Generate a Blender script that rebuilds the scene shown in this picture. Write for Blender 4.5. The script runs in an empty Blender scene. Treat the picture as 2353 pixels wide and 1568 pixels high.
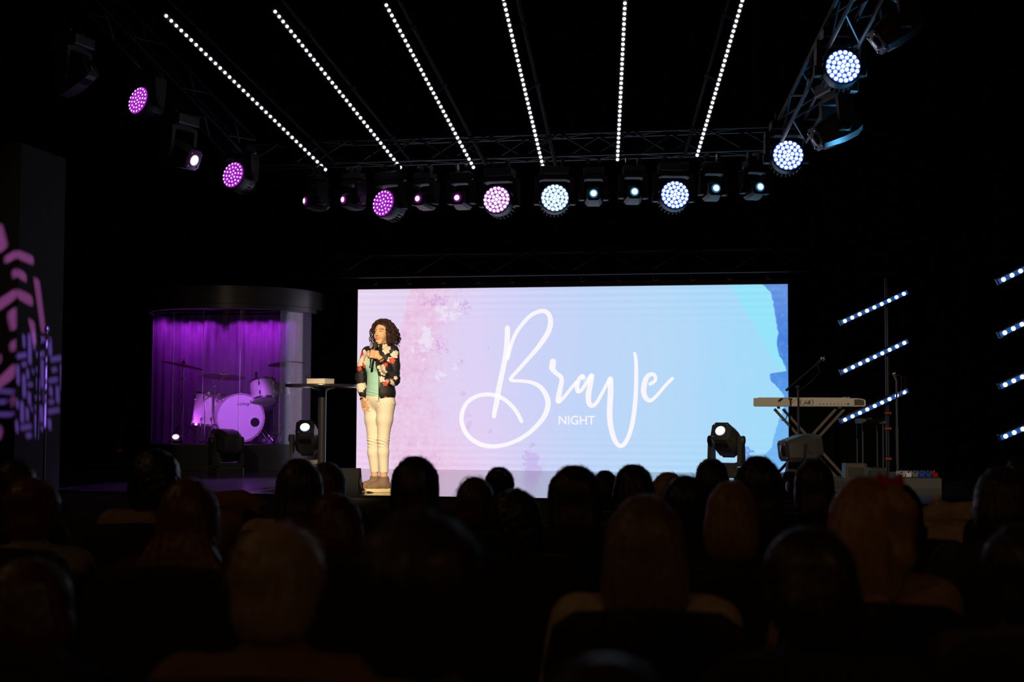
import bpy, bmesh, math, random
import numpy as np
from mathutils import Vector, Matrix, Euler
import openvdb as vdb

rnd = random.Random(7)
scene = bpy.context.scene
C = scene.collection
PI = math.pi

# ------------------------------------------------------------------ camera
F = 3268.0                      # focal length in pixels of the 2353 x 1568 frame (50 mm lens)
CAM = Vector((0, 0, 1.47))
YAW, PITCH, ROLL = math.radians(10.8), math.atan((960 - 784) / F), 0.0045
_f0 = Vector((-math.sin(YAW), math.cos(YAW), 0)); _r0 = Vector((math.cos(YAW), math.sin(YAW), 0)); _z = Vector((0, 0, 1))
FWD = _f0 * math.cos(PITCH) + _z * math.sin(PITCH)
_u0 = _z * math.cos(PITCH) - _f0 * math.sin(PITCH)
RIGHT = _r0 * math.cos(ROLL) + _u0 * math.sin(ROLL)
UP = -_r0 * math.sin(ROLL) + _u0 * math.cos(ROLL)
cd = bpy.data.cameras.new('camera'); cam = bpy.data.objects.new('camera', cd); C.objects.link(cam)
cd.sensor_width = 36.0; cd.lens = F / 2353 * 36.0; cd.clip_start = 0.05; cd.clip_end = 200
m = Matrix.Identity(4)
for i in range(3):
    m[i][0] = RIGHT[i]; m[i][1] = UP[i]; m[i][2] = -FWD[i]; m[i][3] = CAM[i]
cam.matrix_world = m
cd.dof.use_dof = True; cd.dof.focus_distance = 13.6; cd.dof.aperture_fstop = 2.6
scene.camera = cam

def ray(px, py): return FWD + RIGHT * ((px - 1176.5) / F) - UP * ((py - 784) / F)
def P(px, py, d): return CAM + ray(px, py) * d                       # point at a given depth
def PZ(px, py, z):
    d = ray(px, py); return CAM + d * ((z - CAM.z) / d.z)
def PY(px, py, Y):
    d = ray(px, py); return CAM + d * (Y / d.y)
def depth(p): return (Vector(p) - CAM).dot(FWD)

# ------------------------------------------------------------------ world, exposure, large lights
w = bpy.data.worlds.new('world'); scene.world = w; w.use_nodes = True
w.node_tree.nodes['Background'].inputs[0].default_value = (0.0002, 0.0002, 0.0003, 1)
scene.view_settings.view_transform = 'Standard'; scene.view_settings.look = 'None'
scene.view_settings.exposure = 0.0; scene.view_settings.gamma = 1.0
scene.view_settings.use_curve_mapping = False

def lamp(name, kind, loc, target, power, color, radius=0.1, cone=None, blend=0.3, size=None, spread=None):
    l = bpy.data.lights.new(name, kind); l.energy = power; l.color = color
    if kind == 'SPOT':
        l.spot_size = math.radians(cone); l.spot_blend = blend
    if kind == 'AREA':
        l.shape = 'RECTANGLE'; l.size, l.size_y = size
        if spread: l.spread = math.radians(spread)
    else: l.shadow_soft_size = radius
    o = bpy.data.objects.new(name, l); C.objects.link(o); o.location = loc
    if target is not None:
        o.rotation_euler = (Vector(target) - Vector(loc)).to_track_quat('-Z', 'Y').to_euler()
    return o

STAGE = 0.75; EDGE = 12.66; SCRY = 19.0
SPK = PZ(862, 1131, STAGE)                       # where the woman stands
key_at = Vector((SPK.x + 2.2, SPK.y - 12.5, 6.2))
lamp('front_key_spot', 'SPOT', key_at, (SPK.x - 0.20, SPK.y, SPK.z + 0.90), 10500, (1.0, 0.80, 0.52), 0.10, 9.4, 0.35)
lamp('front_wash_left', 'SPOT', (-4.5, 0.5, 6.8), (-6.6, 17.8, 1.0), 420, (1.0, 0.82, 0.58), 0.15, 17, 0.8)
lamp('front_wash_right', 'SPOT', (3.5, 0.5, 6.8), (0.6, 16.5, 1.3), 2300, (1.0, 0.80, 0.55), 0.15, 14, 0.8)
lamp('house_lamp_rear', 'SPOT', (-4.0, -3.2, 5.6), (-2.5, 4.0, 0.0), 50, (1.0, 0.52, 0.22), 0.25, 95, 0.6)
lamp('house_lamp_side', 'SPOT', (5.0, -1.5, 5.6), (1.5, 4.5, 0.0), 50, (1.0, 0.52, 0.22), 0.25, 95, 0.6)
lamp('house_lamp_mid', 'SPOT', (-7.0, 4.5, 6.0), (-2.5, 6.5, 0.0), 34, (1.0, 0.55, 0.25), 0.25, 95, 0.6)
lamp('drum_spot', 'SPOT', P(590, 330, 15.0), P(540, 935, 19.0), 1500, (0.60, 0.14, 1.0), 0.06, 12.5, 0.5)
lamp('floor_wash_purple', 'SPOT', (-5.7, 18.75, 4.5), PZ(560, 1114, STAGE), 2300, (0.55, 0.20, 1.0), 0.10, 32, 0.9)
lamp('blue_side_light', 'SPOT', P(2330, 930, 14.0), P(1905, 230, 13.6), 900, (0.10, 0.50, 1.0), 0.10, 40, 0.8)
lamp('violet_side_light', 'SPOT', P(-250, 620, 13.0), P(420, 260, 16.0), 190, (0.16, 0.42, 0.9), 0.10, 55, 0.8)

# ------------------------------------------------------------------ materials
def lin(r, g, b):
    f = lambda c: (c / 255 / 12.92) if c / 255 <= 0.04045 else ((c / 255 + 0.055) / 1.055) ** 2.4
    return (f(r), f(g), f(b), 1)
def mat(name, col, rough=0.5, metal=0.0, spec=0.5, noise=0.12, scale=25.0, bump=0.0, emit=None, estr=0.0, stretch=None):
    """Principled material with a little procedural variation of colour and an optional fine relief."""
    M = bpy.data.materials.new(name); M.use_nodes = True
    nt = M.node_tree; b = nt.nodes['Principled BSDF']
    b.inputs['Roughness'].default_value = rough; b.inputs['Metallic'].default_value = metal
    b.inputs['Specular IOR Level'].default_value = spec
    c = tuple(col[:3]) + (1,)
    tc = nt.nodes.new('ShaderNodeTexCoord'); mp = nt.nodes.new('ShaderNodeMapping'); nz = nt.nodes.new('ShaderNodeTexNoise')
    nt.links.new(tc.outputs['Object'], mp.inputs[0]); nt.links.new(mp.outputs[0], nz.inputs['Vector'])
    if stretch: mp.inputs['Scale'].default_value = stretch
    nz.inputs['Scale'].default_value = scale; nz.inputs['Detail'].default_value = 4
    mx = nt.nodes.new('ShaderNodeMix'); mx.data_type = 'RGBA'
    nt.links.new(nz.outputs['Fac'], mx.inputs[0])
    mx.inputs[6].default_value = tuple(x * (1 - noise) for x in c[:3]) + (1,)
    mx.inputs[7].default_value = tuple(min(1, x * (1 + noise)) for x in c[:3]) + (1,)
    nt.links.new(mx.outputs[2], b.inputs['Base Color'])
    if bump:
        bp = nt.nodes.new('ShaderNodeBump'); bp.inputs['Strength'].default_value = bump; bp.inputs['Distance'].default_value = 0.01
        nt.links.new(nz.outputs['Fac'], bp.inputs['Height']); nt.links.new(bp.outputs[0], b.inputs['Normal'])
    if emit:
        b.inputs['Emission Color'].default_value = tuple(emit[:3]) + (1,); b.inputs['Emission Strength'].default_value = estr
        M.cycles.emission_sampling = 'NONE'
    return M
def glow(name, core, rim, s_core, s_rim, r=1.0, edge=0.55):
    """A lit lens: emission from a bright core to a coloured rim, by distance from the lens axis (object space)."""
    M = bpy.data.materials.new(name); M.use_nodes = True; nt = M.node_tree; nt.nodes.clear()
    out = nt.nodes.new('ShaderNodeOutputMaterial'); em = nt.nodes.new('ShaderNodeEmission')
    tc = nt.nodes.new('ShaderNodeTexCoord'); mp = nt.nodes.new('ShaderNodeMapping'); mp.inputs['Scale'].default_value = (1 / r, 0, 1 / r)
    ln = nt.nodes.new('ShaderNodeVectorMath'); ln.operation = 'LENGTH'
    rp = nt.nodes.new('ShaderNodeValToRGB')
    rp.color_ramp.elements[0].position = edge * 0.75; rp.color_ramp.elements[1].position = min(1, edge * 1.25)
    rp.color_ramp.elements[0].color = tuple(c * s_core for c in core) + (1,)
    rp.color_ramp.elements[1].color = tuple(c * s_rim for c in rim) + (1,)
    L = nt.links.new
    L(tc.outputs['Object'], mp.inputs[0]); L(mp.outputs[0], ln.inputs[0]); L(ln.outputs['Value'], rp.inputs[0])
    L(rp.outputs[0], em.inputs[0]); L(em.outputs[0], out.inputs[0])
    M.cycles.emission_sampling = 'NONE'
    return M

# ------------------------------------------------------------------ mesh helpers
class MB:
    """Collects shapes into one mesh."""
    def __init__(s): s.v = []; s.f = []
    def add(s, vs, fs, M=None):
        n = len(s.v)
        if M is not None: vs = [M @ Vector(v) for v in vs]
        s.v += [tuple(v) for v in vs]; s.f += [tuple(i + n for i in f) for f in fs]; return s
    def box(s, c, d, M=None, b=0.0):
        x, y, z = d[0] / 2, d[1] / 2, d[2] / 2; c = Vector(c)
        b = min(b, x * .9, y * .9, z * .9)
        if b <= 0:
            vs = [c + Vector((i * x, j * y, k * z)) for k in (-1, 1) for i, j in ((-1, -1), (1, -1), (1, 1), (-1, 1))]
            fs = [(3, 2, 1, 0), (4, 5, 6, 7), (0, 1, 5, 4), (1, 2, 6, 5), (2, 3, 7, 6), (3, 0, 4, 7)]
            return s.add(vs, fs, M)
        pts = []
        def ring(z, o):
            return [c + Vector(q + (z,)) for q in ((x - o, -y + b), (x - o, y - b) if 0 else (x - o, y - b), (x - b, y - o), (-x + b, y - o), (-x + o, y - b), (-x + o, -y + b), (-x + b, -y + o), (x - b, -y + o))]
        rings = [ring(-z, b), ring(-z + b, 0), ring(z - b, 0), ring(z, b)]
        # bevelled column: four rings of eight
        vs = [p for r in rings for p in r]; fs = [tuple(reversed(range(8))), tuple(24 + i for i in range(8))]
        for r in range(3):
            for i in range(8):
                j = (i + 1) % 8; fs.append((r * 8 + i, r * 8 + j, r * 8 + 8 + j, r * 8 + 8 + i))
        return s.add(vs, fs, M)
    def tube(s, a, b, r, r2=None, n=10, M=None):
        a, b = Vector(a), Vector(b); r2 = r if r2 is None else r2
        q = (b - a).to_track_quat('Z', 'Y'); vs = []
        for p, rr in ((a, r), (b, r2)):
            for i in range(n):
                t = 2 * PI * i / n; vs.append(p + q @ Vector((rr * math.cos(t), rr * math.sin(t), 0)))
        fs = [tuple(reversed(range(n))), tuple(range(n, 2 * n))]
        fs += [(i, (i + 1) % n, n + (i + 1) % n, n + i) for i in range(n)]
        return s.add(vs, fs, M)
    def path(s, pts, r, n=8, M=None):
        pts = [Vector(p) for p in pts]; vs = []; fs = []; N = len(pts)
        rr = r if isinstance(r, (list, tuple)) else [r] * N
        up = None
        for k, p in enumerate(pts):
            t = (pts[min(k + 1, N - 1)] - pts[max(k - 1, 0)]).normalized()
            if up is None: up = t.orthogonal().normalized()
            up = (up - t * up.dot(t)).normalized(); w_ = t.cross(up)
            for i in range(n):
                a = 2 * PI * i / n; vs.append(p + (up * math.cos(a) + w_ * math.sin(a)) * rr[k])
        for k in range(N - 1):
            for i in range(n):
                j = (i + 1) % n; fs.append((k * n + i, k * n + j, k * n + n + j, k * n + n + i))
        fs += [tuple(reversed(range(n))), tuple((N - 1) * n + i for i in range(n))]
        return s.add(vs, fs, M)
    def lathe(s, prof, n=24, M=None, cap=True):
        """prof: (radius, height) from bottom to top about Z."""
        vs = []; fs = []; k = len(prof)
        for r, z in prof:
            for i in range(n):
                a = 2 * PI * i / n; vs.append((r * math.cos(a), r * math.sin(a), z))
        for q in range(k - 1):
            for i in range(n):
                j = (i + 1) % n; fs.append((q * n + i, q * n + j, q * n + n + j, q * n + n + i))
        if cap: fs += [tuple(reversed(range(n))), tuple((k - 1) * n + i for i in range(n))]
        return s.add(vs, fs, M)
    def ball(s, c, r, n=12, M=None):
        rr = (r, r, r) if not isinstance(r, (tuple, list)) else r
        k = n // 2; T = Matrix.Translation(Vector(c)) @ Matrix.Diagonal((rr[0], rr[1], rr[2], 1))
        if M is not None: T = M @ T
        return s.lathe([(max(math.sin(PI * i / k), 1e-3), -math.cos(PI * i / k)) for i in range(k + 1)], n, T)
    def prism(s, poly, h0, h1, M=None, axis='z'):
        """poly in 2D, extruded from h0 to h1."""
        n = len(poly); mk = {'z': lambda p, h: (p[0], p[1], h), 'y': lambda p, h: (p[0], h, p[1]), 'x': lambda p, h: (h, p[0], p[1])}[axis]
        vs = [mk(p, h0) for p in poly] + [mk(p, h1) for p in poly]
        fs = [tuple(reversed(range(n))), tuple(range(n, 2 * n))] + [(i, (i + 1) % n, n + (i + 1) % n, n + i) for i in range(n)]
        return s.add(vs, fs, M)
    def loft(s, rings, M=None, cap=True):
        n = len(rings[0]); vs = [p for r in rings for p in r]; fs = []
        for q in range(len(rings) - 1):
            for i in range(n):
                j = (i + 1) % n; fs.append((q * n + i, q * n + j, q * n + n + j, q * n + n + i))
        if cap: fs += [tuple(reversed(range(n))), tuple((len(rings) - 1) * n + i for i in range(n))]
        return s.add(vs, fs, M)
    def mesh(s, name, material=None, smooth=False):
        me = bpy.data.meshes.new(name); me.from_pydata(s.v, [], s.f); me.validate()
        bm = bmesh.new(); bm.from_mesh(me); bmesh.ops.recalc_face_normals(bm, faces=bm.faces); bm.to_mesh(me); bm.free()
        if material: me.materials.append(material)
        if smooth: shade(me, smooth)
        return me
    def build(s, name, material, parent=None, smooth=False):
        return link(name, s.mesh(name, material, smooth), parent)
def shade(me, ang=0.7):
    if ang is True: ang = 0.7
    for p in me.polygons: p.use_smooth = True
    if ang < 3: me.set_sharp_from_angle(angle=ang)
def link(name, data, parent=None, M=None):
    o = bpy.data.objects.new(name, data); C.objects.link(o)
    if parent is not None: o.parent = parent
    if M is not None: o.matrix_local = M
    return o
def tag(o, label, cat, group=None):
    o['label'] = label; o['category'] = cat
    if group: o['group'] = group
    return o
def thing(name, label, cat, loc=(0, 0, 0), rz=0.0, group=None):
    o = bpy.data.objects.new(name, None); C.objects.link(o); o.empty_display_size = 0.1
    o.location = loc; o.rotation_euler = (0, 0, rz)
    return tag(o, label, cat, group)
def struct(o): o['kind'] = 'structure'; return o
def rod(name, me, a, b, r, parent):
    """Unit cylinder mesh placed between two points (shared mesh data)."""
    a, b = Vector(a), Vector(b); q = (b - a).to_track_quat('Z', 'Y')
    M = Matrix.Translation(a) @ q.to_matrix().to_4x4() @ Matrix.Diagonal((r, r, (b - a).length, 1))
    return link(name, me, parent, M)
def crom(pts, k=8):
    """Catmull-Rom through points of any dimension."""
    A = np.array(pts, float); A = np.vstack([2 * A[0] - A[1], A, 2 * A[-1] - A[-2]]); out = []
    for i in range(1, len(A) - 2):
        p0, p1, p2, p3 = A[i - 1], A[i], A[i + 1], A[i + 2]
        for j in range(k):
            t = j / k
            out.append(0.5 * ((2 * p1) + (-p0 + p2) * t + (2 * p0 - 5 * p1 + 4 * p2 - p3) * t * t + (-p0 + 3 * p1 - 3 * p2 + p3) * t ** 3))
    out.append(A[-2]); return np.array(out)

# ------------------------------------------------------------------ signed distance modelling for bodies, hair and cloth
class SDF:
    def __init__(s, lo, hi, h):
        s.lo = np.array(lo, float); s.h = h; s.n = np.ceil((np.array(hi) - s.lo) / h).astype(int) + 1
        s.a = np.full(s.n, 0.2, np.float32)
    def _sl(s, lo, hi):
        i0 = np.clip(np.floor((np.array(lo) - s.lo) / s.h).astype(int), 0, s.n); i1 = np.clip(np.ceil((np.array(hi) - s.lo) / s.h).astype(int) + 1, 0, s.n)
        sl = tuple(slice(a, b) for a, b in zip(i0, i1))
        g = [s.lo[k] + s.h * np.arange(i0[k], i1[k]) for k in range(3)]
        return sl, np.meshgrid(*g, indexing='ij', sparse=True)
    def put(s, lo, hi, fn, k=0.02, op='add'):
        mg = k + 3 * s.h; sl, (X, Y, Z) = s._sl(np.array(lo) - mg, np.array(hi) + mg)
        a = s.a[sl]
        if a.size == 0: return s
        d = fn(X, Y, Z)
        if op == 'add':
            t = np.clip(0.5 + 0.5 * (a - d) / k, 0, 1); s.a[sl] = a * (1 - t) + d * t - k * t * (1 - t)
        else:
            d = -d; t = np.clip(0.5 - 0.5 * (a - d) / k, 0, 1); s.a[sl] = a * (1 - t) + d * t + k * t * (1 - t)
        return s
    def cone(s, p, q, r1, r2=None, k=0.02, op='add', flat=None):
        p = np.array(p, float); q = np.array(q, float); r2 = r1 if r2 is None else r2; ab = q - p; L = max(ab @ ab, 1e-9); R = max(r1, r2)
        def fn(X, Y, Z):
            t = np.clip(((X - p[0]) * ab[0] + (Y - p[1]) * ab[1] + (Z - p[2]) * ab[2]) / L, 0, 1)
            return np.sqrt((X - p[0] - ab[0] * t) ** 2 + (Y - p[1] - ab[1] * t) ** 2 + (Z - p[2] - ab[2] * t) ** 2) - (r1 + (r2 - r1) * t)
        return s.put(np.minimum(p, q) - R, np.maximum(p, q) + R, fn, k, op)
    def chain(s, pts, rs, k=0.02, op='add'):
        for i in range(len(pts) - 1): s.cone(pts[i], pts[i + 1], rs[i], rs[i + 1], k, op)
        return s
    def ell(s, c, r, k=0.02, R=None, op='add'):
        c = np.array(c, float); r = np.array(r, float); A = np.eye(3) if R is None else np.array(R).T
        m_ = max(r)
        def fn(X, Y, Z):
            x, y, z = X - c[0], Y - c[1], Z - c[2]
            u = [A[i][0] * x + A[i][1] * y + A[i][2] * z for i in range(3)]
            k0 = np.sqrt(sum((u[i] / r[i]) ** 2 for i in range(3))); k1 = np.sqrt(sum((u[i] / r[i] ** 2) ** 2 for i in range(3))) + 1e-6
            return k0 * (k0 - 1) / k1
        return s.put(c - m_, c + m_, fn, k, op)
    def field(s, fn):
        """fn(a, X, Y, Z) -> new values over the whole grid."""
        g = [s.lo[k] + s.h * np.arange(s.n[k]) for k in range(3)]
        s.a = fn(s.a, *np.meshgrid(*g, indexing='ij', sparse=True)).astype(np.float32); return s
    def mesh(s, name, material=None, smooth=2, col=None):
        for ax in range(3):                                  # close the border
            sl = [slice(None)] * 3
            for e in (0, -1):
                sl[ax] = e; s.a[tuple(sl)] = np.maximum(s.a[tuple(sl)], s.h * 0.5)
        g = vdb.FloatGrid(); g.background = 0.2; g.copyFromArray(np.ascontiguousarray(np.clip(s.a, -0.2, 0.2)))
        pts, quads = g.convertToQuads(isovalue=0.0)
        pts = pts * s.h + s.lo
        for _ in range(smooth):                              # Laplacian smoothing
            acc = np.zeros_like(pts); cnt = np.zeros(len(pts))
            for i in range(4):
                a_, b_ = quads[:, i], quads[:, (i + 1) % 4]
                for x, y in ((a_, b_), (b_, a_)): np.add.at(acc, x, pts[y]); np.add.at(cnt, x, 1)
            pts = 0.5 * pts + 0.5 * acc / np.maximum(cnt, 1)[:, None]
        me = bpy.data.meshes.new(name)
        me.from_pydata(pts.tolist(), [], quads[:, ::-1].tolist())
        for p in me.polygons: p.use_smooth = True
        if material: me.materials.append(material)
        if col is not None:
            ca = me.color_attributes.new('Col', 'FLOAT_COLOR', 'POINT')
            cc = np.ones((len(pts), 4), np.float32); cc[:, :3] = col(pts); ca.data.foreach_set('color', cc.ravel())
        return me
def vcol_mat(name, rough=0.6, spec=0.3, sss=0.0, bump=0.0, scale=60):
    M = bpy.data.materials.new(name); M.use_nodes = True; nt = M.node_tree; b = nt.nodes['Principled BSDF']
    at = nt.nodes.new('ShaderNodeVertexColor'); at.layer_name = 'Col'
    nt.links.new(at.outputs[0], b.inputs['Base Color']); b.inputs['Roughness'].default_value = rough; b.inputs['Specular IOR Level'].default_value = spec
    if bump:
        tc = nt.nodes.new('ShaderNodeTexCoord'); nz = nt.nodes.new('ShaderNodeTexNoise'); nz.inputs['Scale'].default_value = scale
        bp = nt.nodes.new('ShaderNodeBump'); bp.inputs['Strength'].default_value = bump; bp.inputs['Distance'].default_value = 0.01
        nt.links.new(tc.outputs['Object'], nz.inputs['Vector']); nt.links.new(nz.outputs['Fac'], bp.inputs['Height']); nt.links.new(bp.outputs[0], b.inputs['Normal'])
    return M

unit_cyl = MB().lathe([(1, 0), (1, 1)], 8)
CHROME = mat('chrome', (0.75, 0.75, 0.78), 0.18, 1.0, noise=0.05)
BLACKMETAL = mat('black_metal', (0.02, 0.02, 0.022), 0.35, 0.0, 0.5)
BLACKPLASTIC = mat('black_plastic', (0.022, 0.022, 0.024), 0.45, 0.0, 0.5)
GREYPLASTIC = mat('dark_grey_housing', (0.06, 0.058, 0.055), 0.45, 0.0, 0.5)
BLACKPAINT = mat('black_paint', (0.006, 0.006, 0.007), 0.75, 0, 0.2, noise=0.3, scale=3)
RUBBER = mat('rubber', (0.012, 0.012, 0.012), 0.7)
# ------------------------------------------------------------------ the room
XL, XR, YF, YB, ZC = -13.0, 11.0, -5.0, 20.6, 8.2
CARPET = mat('carpet', (0.012, 0.011, 0.012), 0.95, 0, 0.1, noise=0.4, scale=60, bump=0.3)
DECK = mat('stage_deck', (0.045, 0.043, 0.05), 0.12, 0, 1.0, noise=0.25, scale=6, stretch=(0.4, 6, 1))
FASCIA = mat('stage_fascia', (0.13, 0.14, 0.12), 0.7, 0, 0.2)
DRAPE = mat('black_drape', (0.004, 0.004, 0.005), 0.9, 0, 0.1, noise=0.3, scale=4)
struct(MB().box(((XL + XR) / 2, (YF + YB) / 2, -0.05), (XR - XL, YB - YF, 0.1)).build('floor', CARPET))
struct(MB().box(((XL + XR) / 2, (YF + YB) / 2, ZC + 0.05), (XR - XL, YB - YF, 0.1)).build('ceiling', BLACKPAINT))
struct(MB().box((XL - 0.05, (YF + YB) / 2, ZC / 2), (0.1, YB - YF, ZC)).build('wall_left', BLACKPAINT))
struct(MB().box((XR + 0.05, (YF + YB) / 2, ZC / 2), (0.1, YB - YF, ZC)).build('wall_right', BLACKPAINT))
struct(MB().box(((XL + XR) / 2, YF - 0.05, ZC / 2), (XR - XL, 0.1, ZC)).build('wall_front', BLACKPAINT))
# pleated black drape along the back wall
mb = MB(); n = 260; top = []
for i in range(n + 1):
    x = XL + (XR - XL) * i / n; top.append((x, YB - 0.12 - 0.05 * math.sin(i * 1.35) - 0.02 * math.sin(i * 0.61)))
poly = top + [(XR, YB), (XL, YB)]
mb.v = [(x, y, z) for z in (0.0, ZC) for x, y in poly]; N = len(poly)
mb.f = [(i, (i + 1) % N, N + (i + 1) % N, N + i) for i in range(N)]
struct(mb.build('wall_back', DRAPE))
# proscenium pier at the left, with the corner seen near the frame edge
CORN = P(38, 800, 13.1); PT = 4.0
PIER = mat('pier_paint', (0.023, 0.023, 0.019), 0.8, 0, 0.2, noise=0.1, scale=5)
struct(MB().box(((XL + CORN.x) / 2 + 0.005, CORN.y + 0.42, (STAGE + PT) / 2), (CORN.x - XL - 0.01, 0.84, PT - STAGE)).build('wall_proscenium', PIER))
# stage
st = MB().box(((XL + XR) / 2, (EDGE + YB - 0.3) / 2, STAGE / 2 - 0.01), (XR - XL - 0.04, YB - 0.3 - EDGE, STAGE - 0.02))
stg = struct(st.build('stage_platform', FASCIA)); stg['label'] = 'low dark stage with a glossy floor across the whole hall'
deck_parts = []
nb = 12; x0, x1 = XL + 0.02, XR - 0.02
for i in range(nb):                                       # deck boards (sheets) running front to back
    a, b_ = x0 + (x1 - x0) * i / nb, x0 + (x1 - x0) * (i + 1) / nb
    MB().box(((a + b_) / 2, (EDGE + YB - 0.3) / 2, STAGE - 0.01), (b_ - a - 0.002, YB - 0.3 - EDGE + 0.02, 0.02), b=0.002).build('deck_sheet', DECK, stg)

# ------------------------------------------------------------------ the LED screen
bl = PY(819, 1078, SCRY); tl = PY(822, 667, SCRY); tr = PY(1810, 652, SCRY)
SX0, SX1, SZ0, SZ1 = (bl.x + tl.x) / 2, tr.x, bl.z, (tl.z + tr.z) / 2
SW, SH = SX1 - SX0, SZ1 - SZ0
def suv(px, py):
    q = PY(px, py, SCRY); return ((q.x - SX0) / SW, (q.z - SZ0) / SH)
class NB_:
    """Small node-expression builder."""
    def __init__(s, nt): s.nt = nt
    def n(s, t, **k):
        o = s.nt.nodes.new(t)
        for a, b in k.items(): setattr(o, a, b)
        return o
    def put(s, sock, v):
        if hasattr(v, 'is_output') or isinstance(v, bpy.types.NodeSocket): s.nt.links.new(v, sock)
        else: sock.default_value = v
    def m(s, op, a, b=0.0, c=None, clamp=False):
        o = s.n('ShaderNodeMath', operation=op, use_clamp=clamp); s.put(o.inputs[0], a); s.put(o.inputs[1], b)
        if c is not None: s.put(o.inputs[2], c)
        return o.outputs[0]
    def ss(s, x, a, b):                                   # smooth step
        o = s.n('ShaderNodeMapRange', interpolation_type='SMOOTHSTEP'); s.put(o.inputs[0], x); s.put(o.inputs[1], a); s.put(o.inputs[2], b)
        return o.outputs[0]
    def ramp(s, x, stops, interp='LINEAR'):
        o = s.n('ShaderNodeValToRGB'); s.put(o.inputs[0], x); cr = o.color_ramp; cr.interpolation = interp
        while len(cr.elements) < len(stops): cr.elements.new(0.5)
        for e, (p, c) in zip(cr.elements, stops): e.position = p; e.color = c
        return o.outputs[0]
    def noise(s, vec, scale, detail=6, rough=0.6, dist=0.0):
        o = s.n('ShaderNodeTexNoise'); s.nt.links.new(vec, o.inputs['Vector']); o.inputs['Scale'].default_value = scale
        o.inputs['Detail'].default_value = detail; o.inputs['Roughness'].default_value = rough; o.inputs['Distortion'].default_value = dist
        return o.outputs['Fac']
    def mix(s, f, a, b):
        o = s.n('ShaderNodeMix', data_type='RGBA'); s.put(o.inputs[0], f); s.put(o.inputs[6], a); s.put(o.inputs[7], b); return o.outputs[2]
SCREEN = bpy.data.materials.new('screen_picture'); SCREEN.use_nodes = True; nt = SCREEN.node_tree; nt.nodes.clear(); N_ = NB_(nt)
geo = N_.n('ShaderNodeNewGeometry'); sep = N_.n('ShaderNodeSeparateXYZ'); nt.links.new(geo.outputs['Position'], sep.inputs[0]); pos = geo.outputs['Position']
s_ = N_.m('DIVIDE', N_.m('SUBTRACT', sep.outputs[0], SX0), SW); t_ = N_.m('DIVIDE', N_.m('SUBTRACT', sep.outputs[2], SZ0), SH)
nA = N_.m('SUBTRACT', N_.noise(pos, 1.6, 8, 0.62), 0.5); nB = N_.m('SUBTRACT', N_.noise(pos, 5.0, 8, 0.65), 0.5); nC = N_.noise(pos, 14.0, 6, 0.7)
base = N_.ramp(N_.m('ADD', s_, N_.m('MULTIPLY', nA, 0.10)), [(0.0, lin(232, 216, 244)), (0.12, lin(230, 212, 243)), (0.30, lin(222, 212, 248)), (0.42, lin(206, 212, 249)), (0.55, lin(192, 215, 250)), (0.72, lin(184, 218, 250)), (0.84, lin(172, 218, 251)), (1.0, lin(160, 222, 252))])
# warmer towards the lower left
base = N_.mix(N_.m('MULTIPLY', N_.m('MULTIPLY', N_.ss(t_, 0.55, 0.0), N_.ss(s_, 0.55, 0.05)), 0.75), base, lin(242, 206, 238))
# pink watercolour wash
nt_ = lambda k: N_.m('MULTIPLY', nB, k)
xe = N_.ramp(t_, [(0, (0.085,) * 3 + (1,)), (0.3, (0.075,) * 3 + (1,)), (0.55, (0.088,) * 3 + (1,)), (0.8, (0.105,) * 3 + (1,)), (1.0, (0.125,) * 3 + (1,))])
xr = N_.ramp(t_, [(0, (0.27,) * 3 + (1,)), (0.2, (0.20,) * 3 + (1,)), (0.4, (0.185,) * 3 + (1,)), (0.6, (0.20,) * 3 + (1,)), (0.8, (0.22,) * 3 + (1,)), (1.0, (0.23,) * 3 + (1,))])
sd = N_.m('ADD', s_, nt_(0.09))
left = N_.ss(N_.m('SUBTRACT', N_.m('ADD', s_, N_.m('MULTIPLY', nB, 0.012)), xe), 0.0, 0.006)
right = N_.ss(N_.m('SUBTRACT', sd, xr), 0.05, -0.07)
pink = N_.m('MULTIPLY', left, right)
pinkc = N_.ramp(N_.m('ADD', N_.m('MULTIPLY', nC, 0.6), N_.m('MULTIPLY', N_.m('ADD', nB, 0.5), 0.5)), [(0.34, lin(212, 168, 222)), (0.46, lin(230, 188, 226)), (0.56, lin(238, 200, 230)), (0.70, lin(230, 218, 246))])
base = N_.mix(N_.m('MULTIPLY', pink, 0.92), base, pinkc)
def blob(px, py, rx, ry, wob, soft=0.25):
    u, v = suv(px, py); a = N_.m('DIVIDE', N_.m('SUBTRACT', s_, u), rx / 988.0); b = N_.m('DIVIDE', N_.m('SUBTRACT', t_, v), ry / 424.0)
    d = N_.m('SQRT', N_.m('ADD', N_.m('MULTIPLY', a, a), N_.m('MULTIPLY', b, b)))
    d = N_.m('ADD', d, N_.m('MULTIPLY', nB, wob)); return N_.ss(d, 1.0, 1.0 - soft)
nD = N_.noise(pos, 7.0, 10, 0.72, 0.6); nE = N_.noise(pos, 22.0, 8, 0.7, 0.8)
def soft(px, py, rx, ry):
    u, v = suv(px, py); a = N_.m('DIVIDE', N_.m('SUBTRACT', s_, u), rx / 988.0); b = N_.m('DIVIDE', N_.m('SUBTRACT', t_, v), ry / 424.0)
    return N_.m('SUBTRACT', 1.0, N_.m('SQRT', N_.m('ADD', N_.m('MULTIPLY', a, a), N_.m('MULTIPLY', b, b))), clamp=True)
def splat(px, py, rx, ry, th, nn=nD):                    # torn patch: soft ellipse cut by fine noise
    sf = soft(px, py, rx, ry); return N_.m('MULTIPLY', N_.ss(N_.m('ADD', nn, N_.m('MULTIPLY', sf, 0.22)), th, th + 0.035), N_.ss(sf, 0.02, 0.25))
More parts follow.
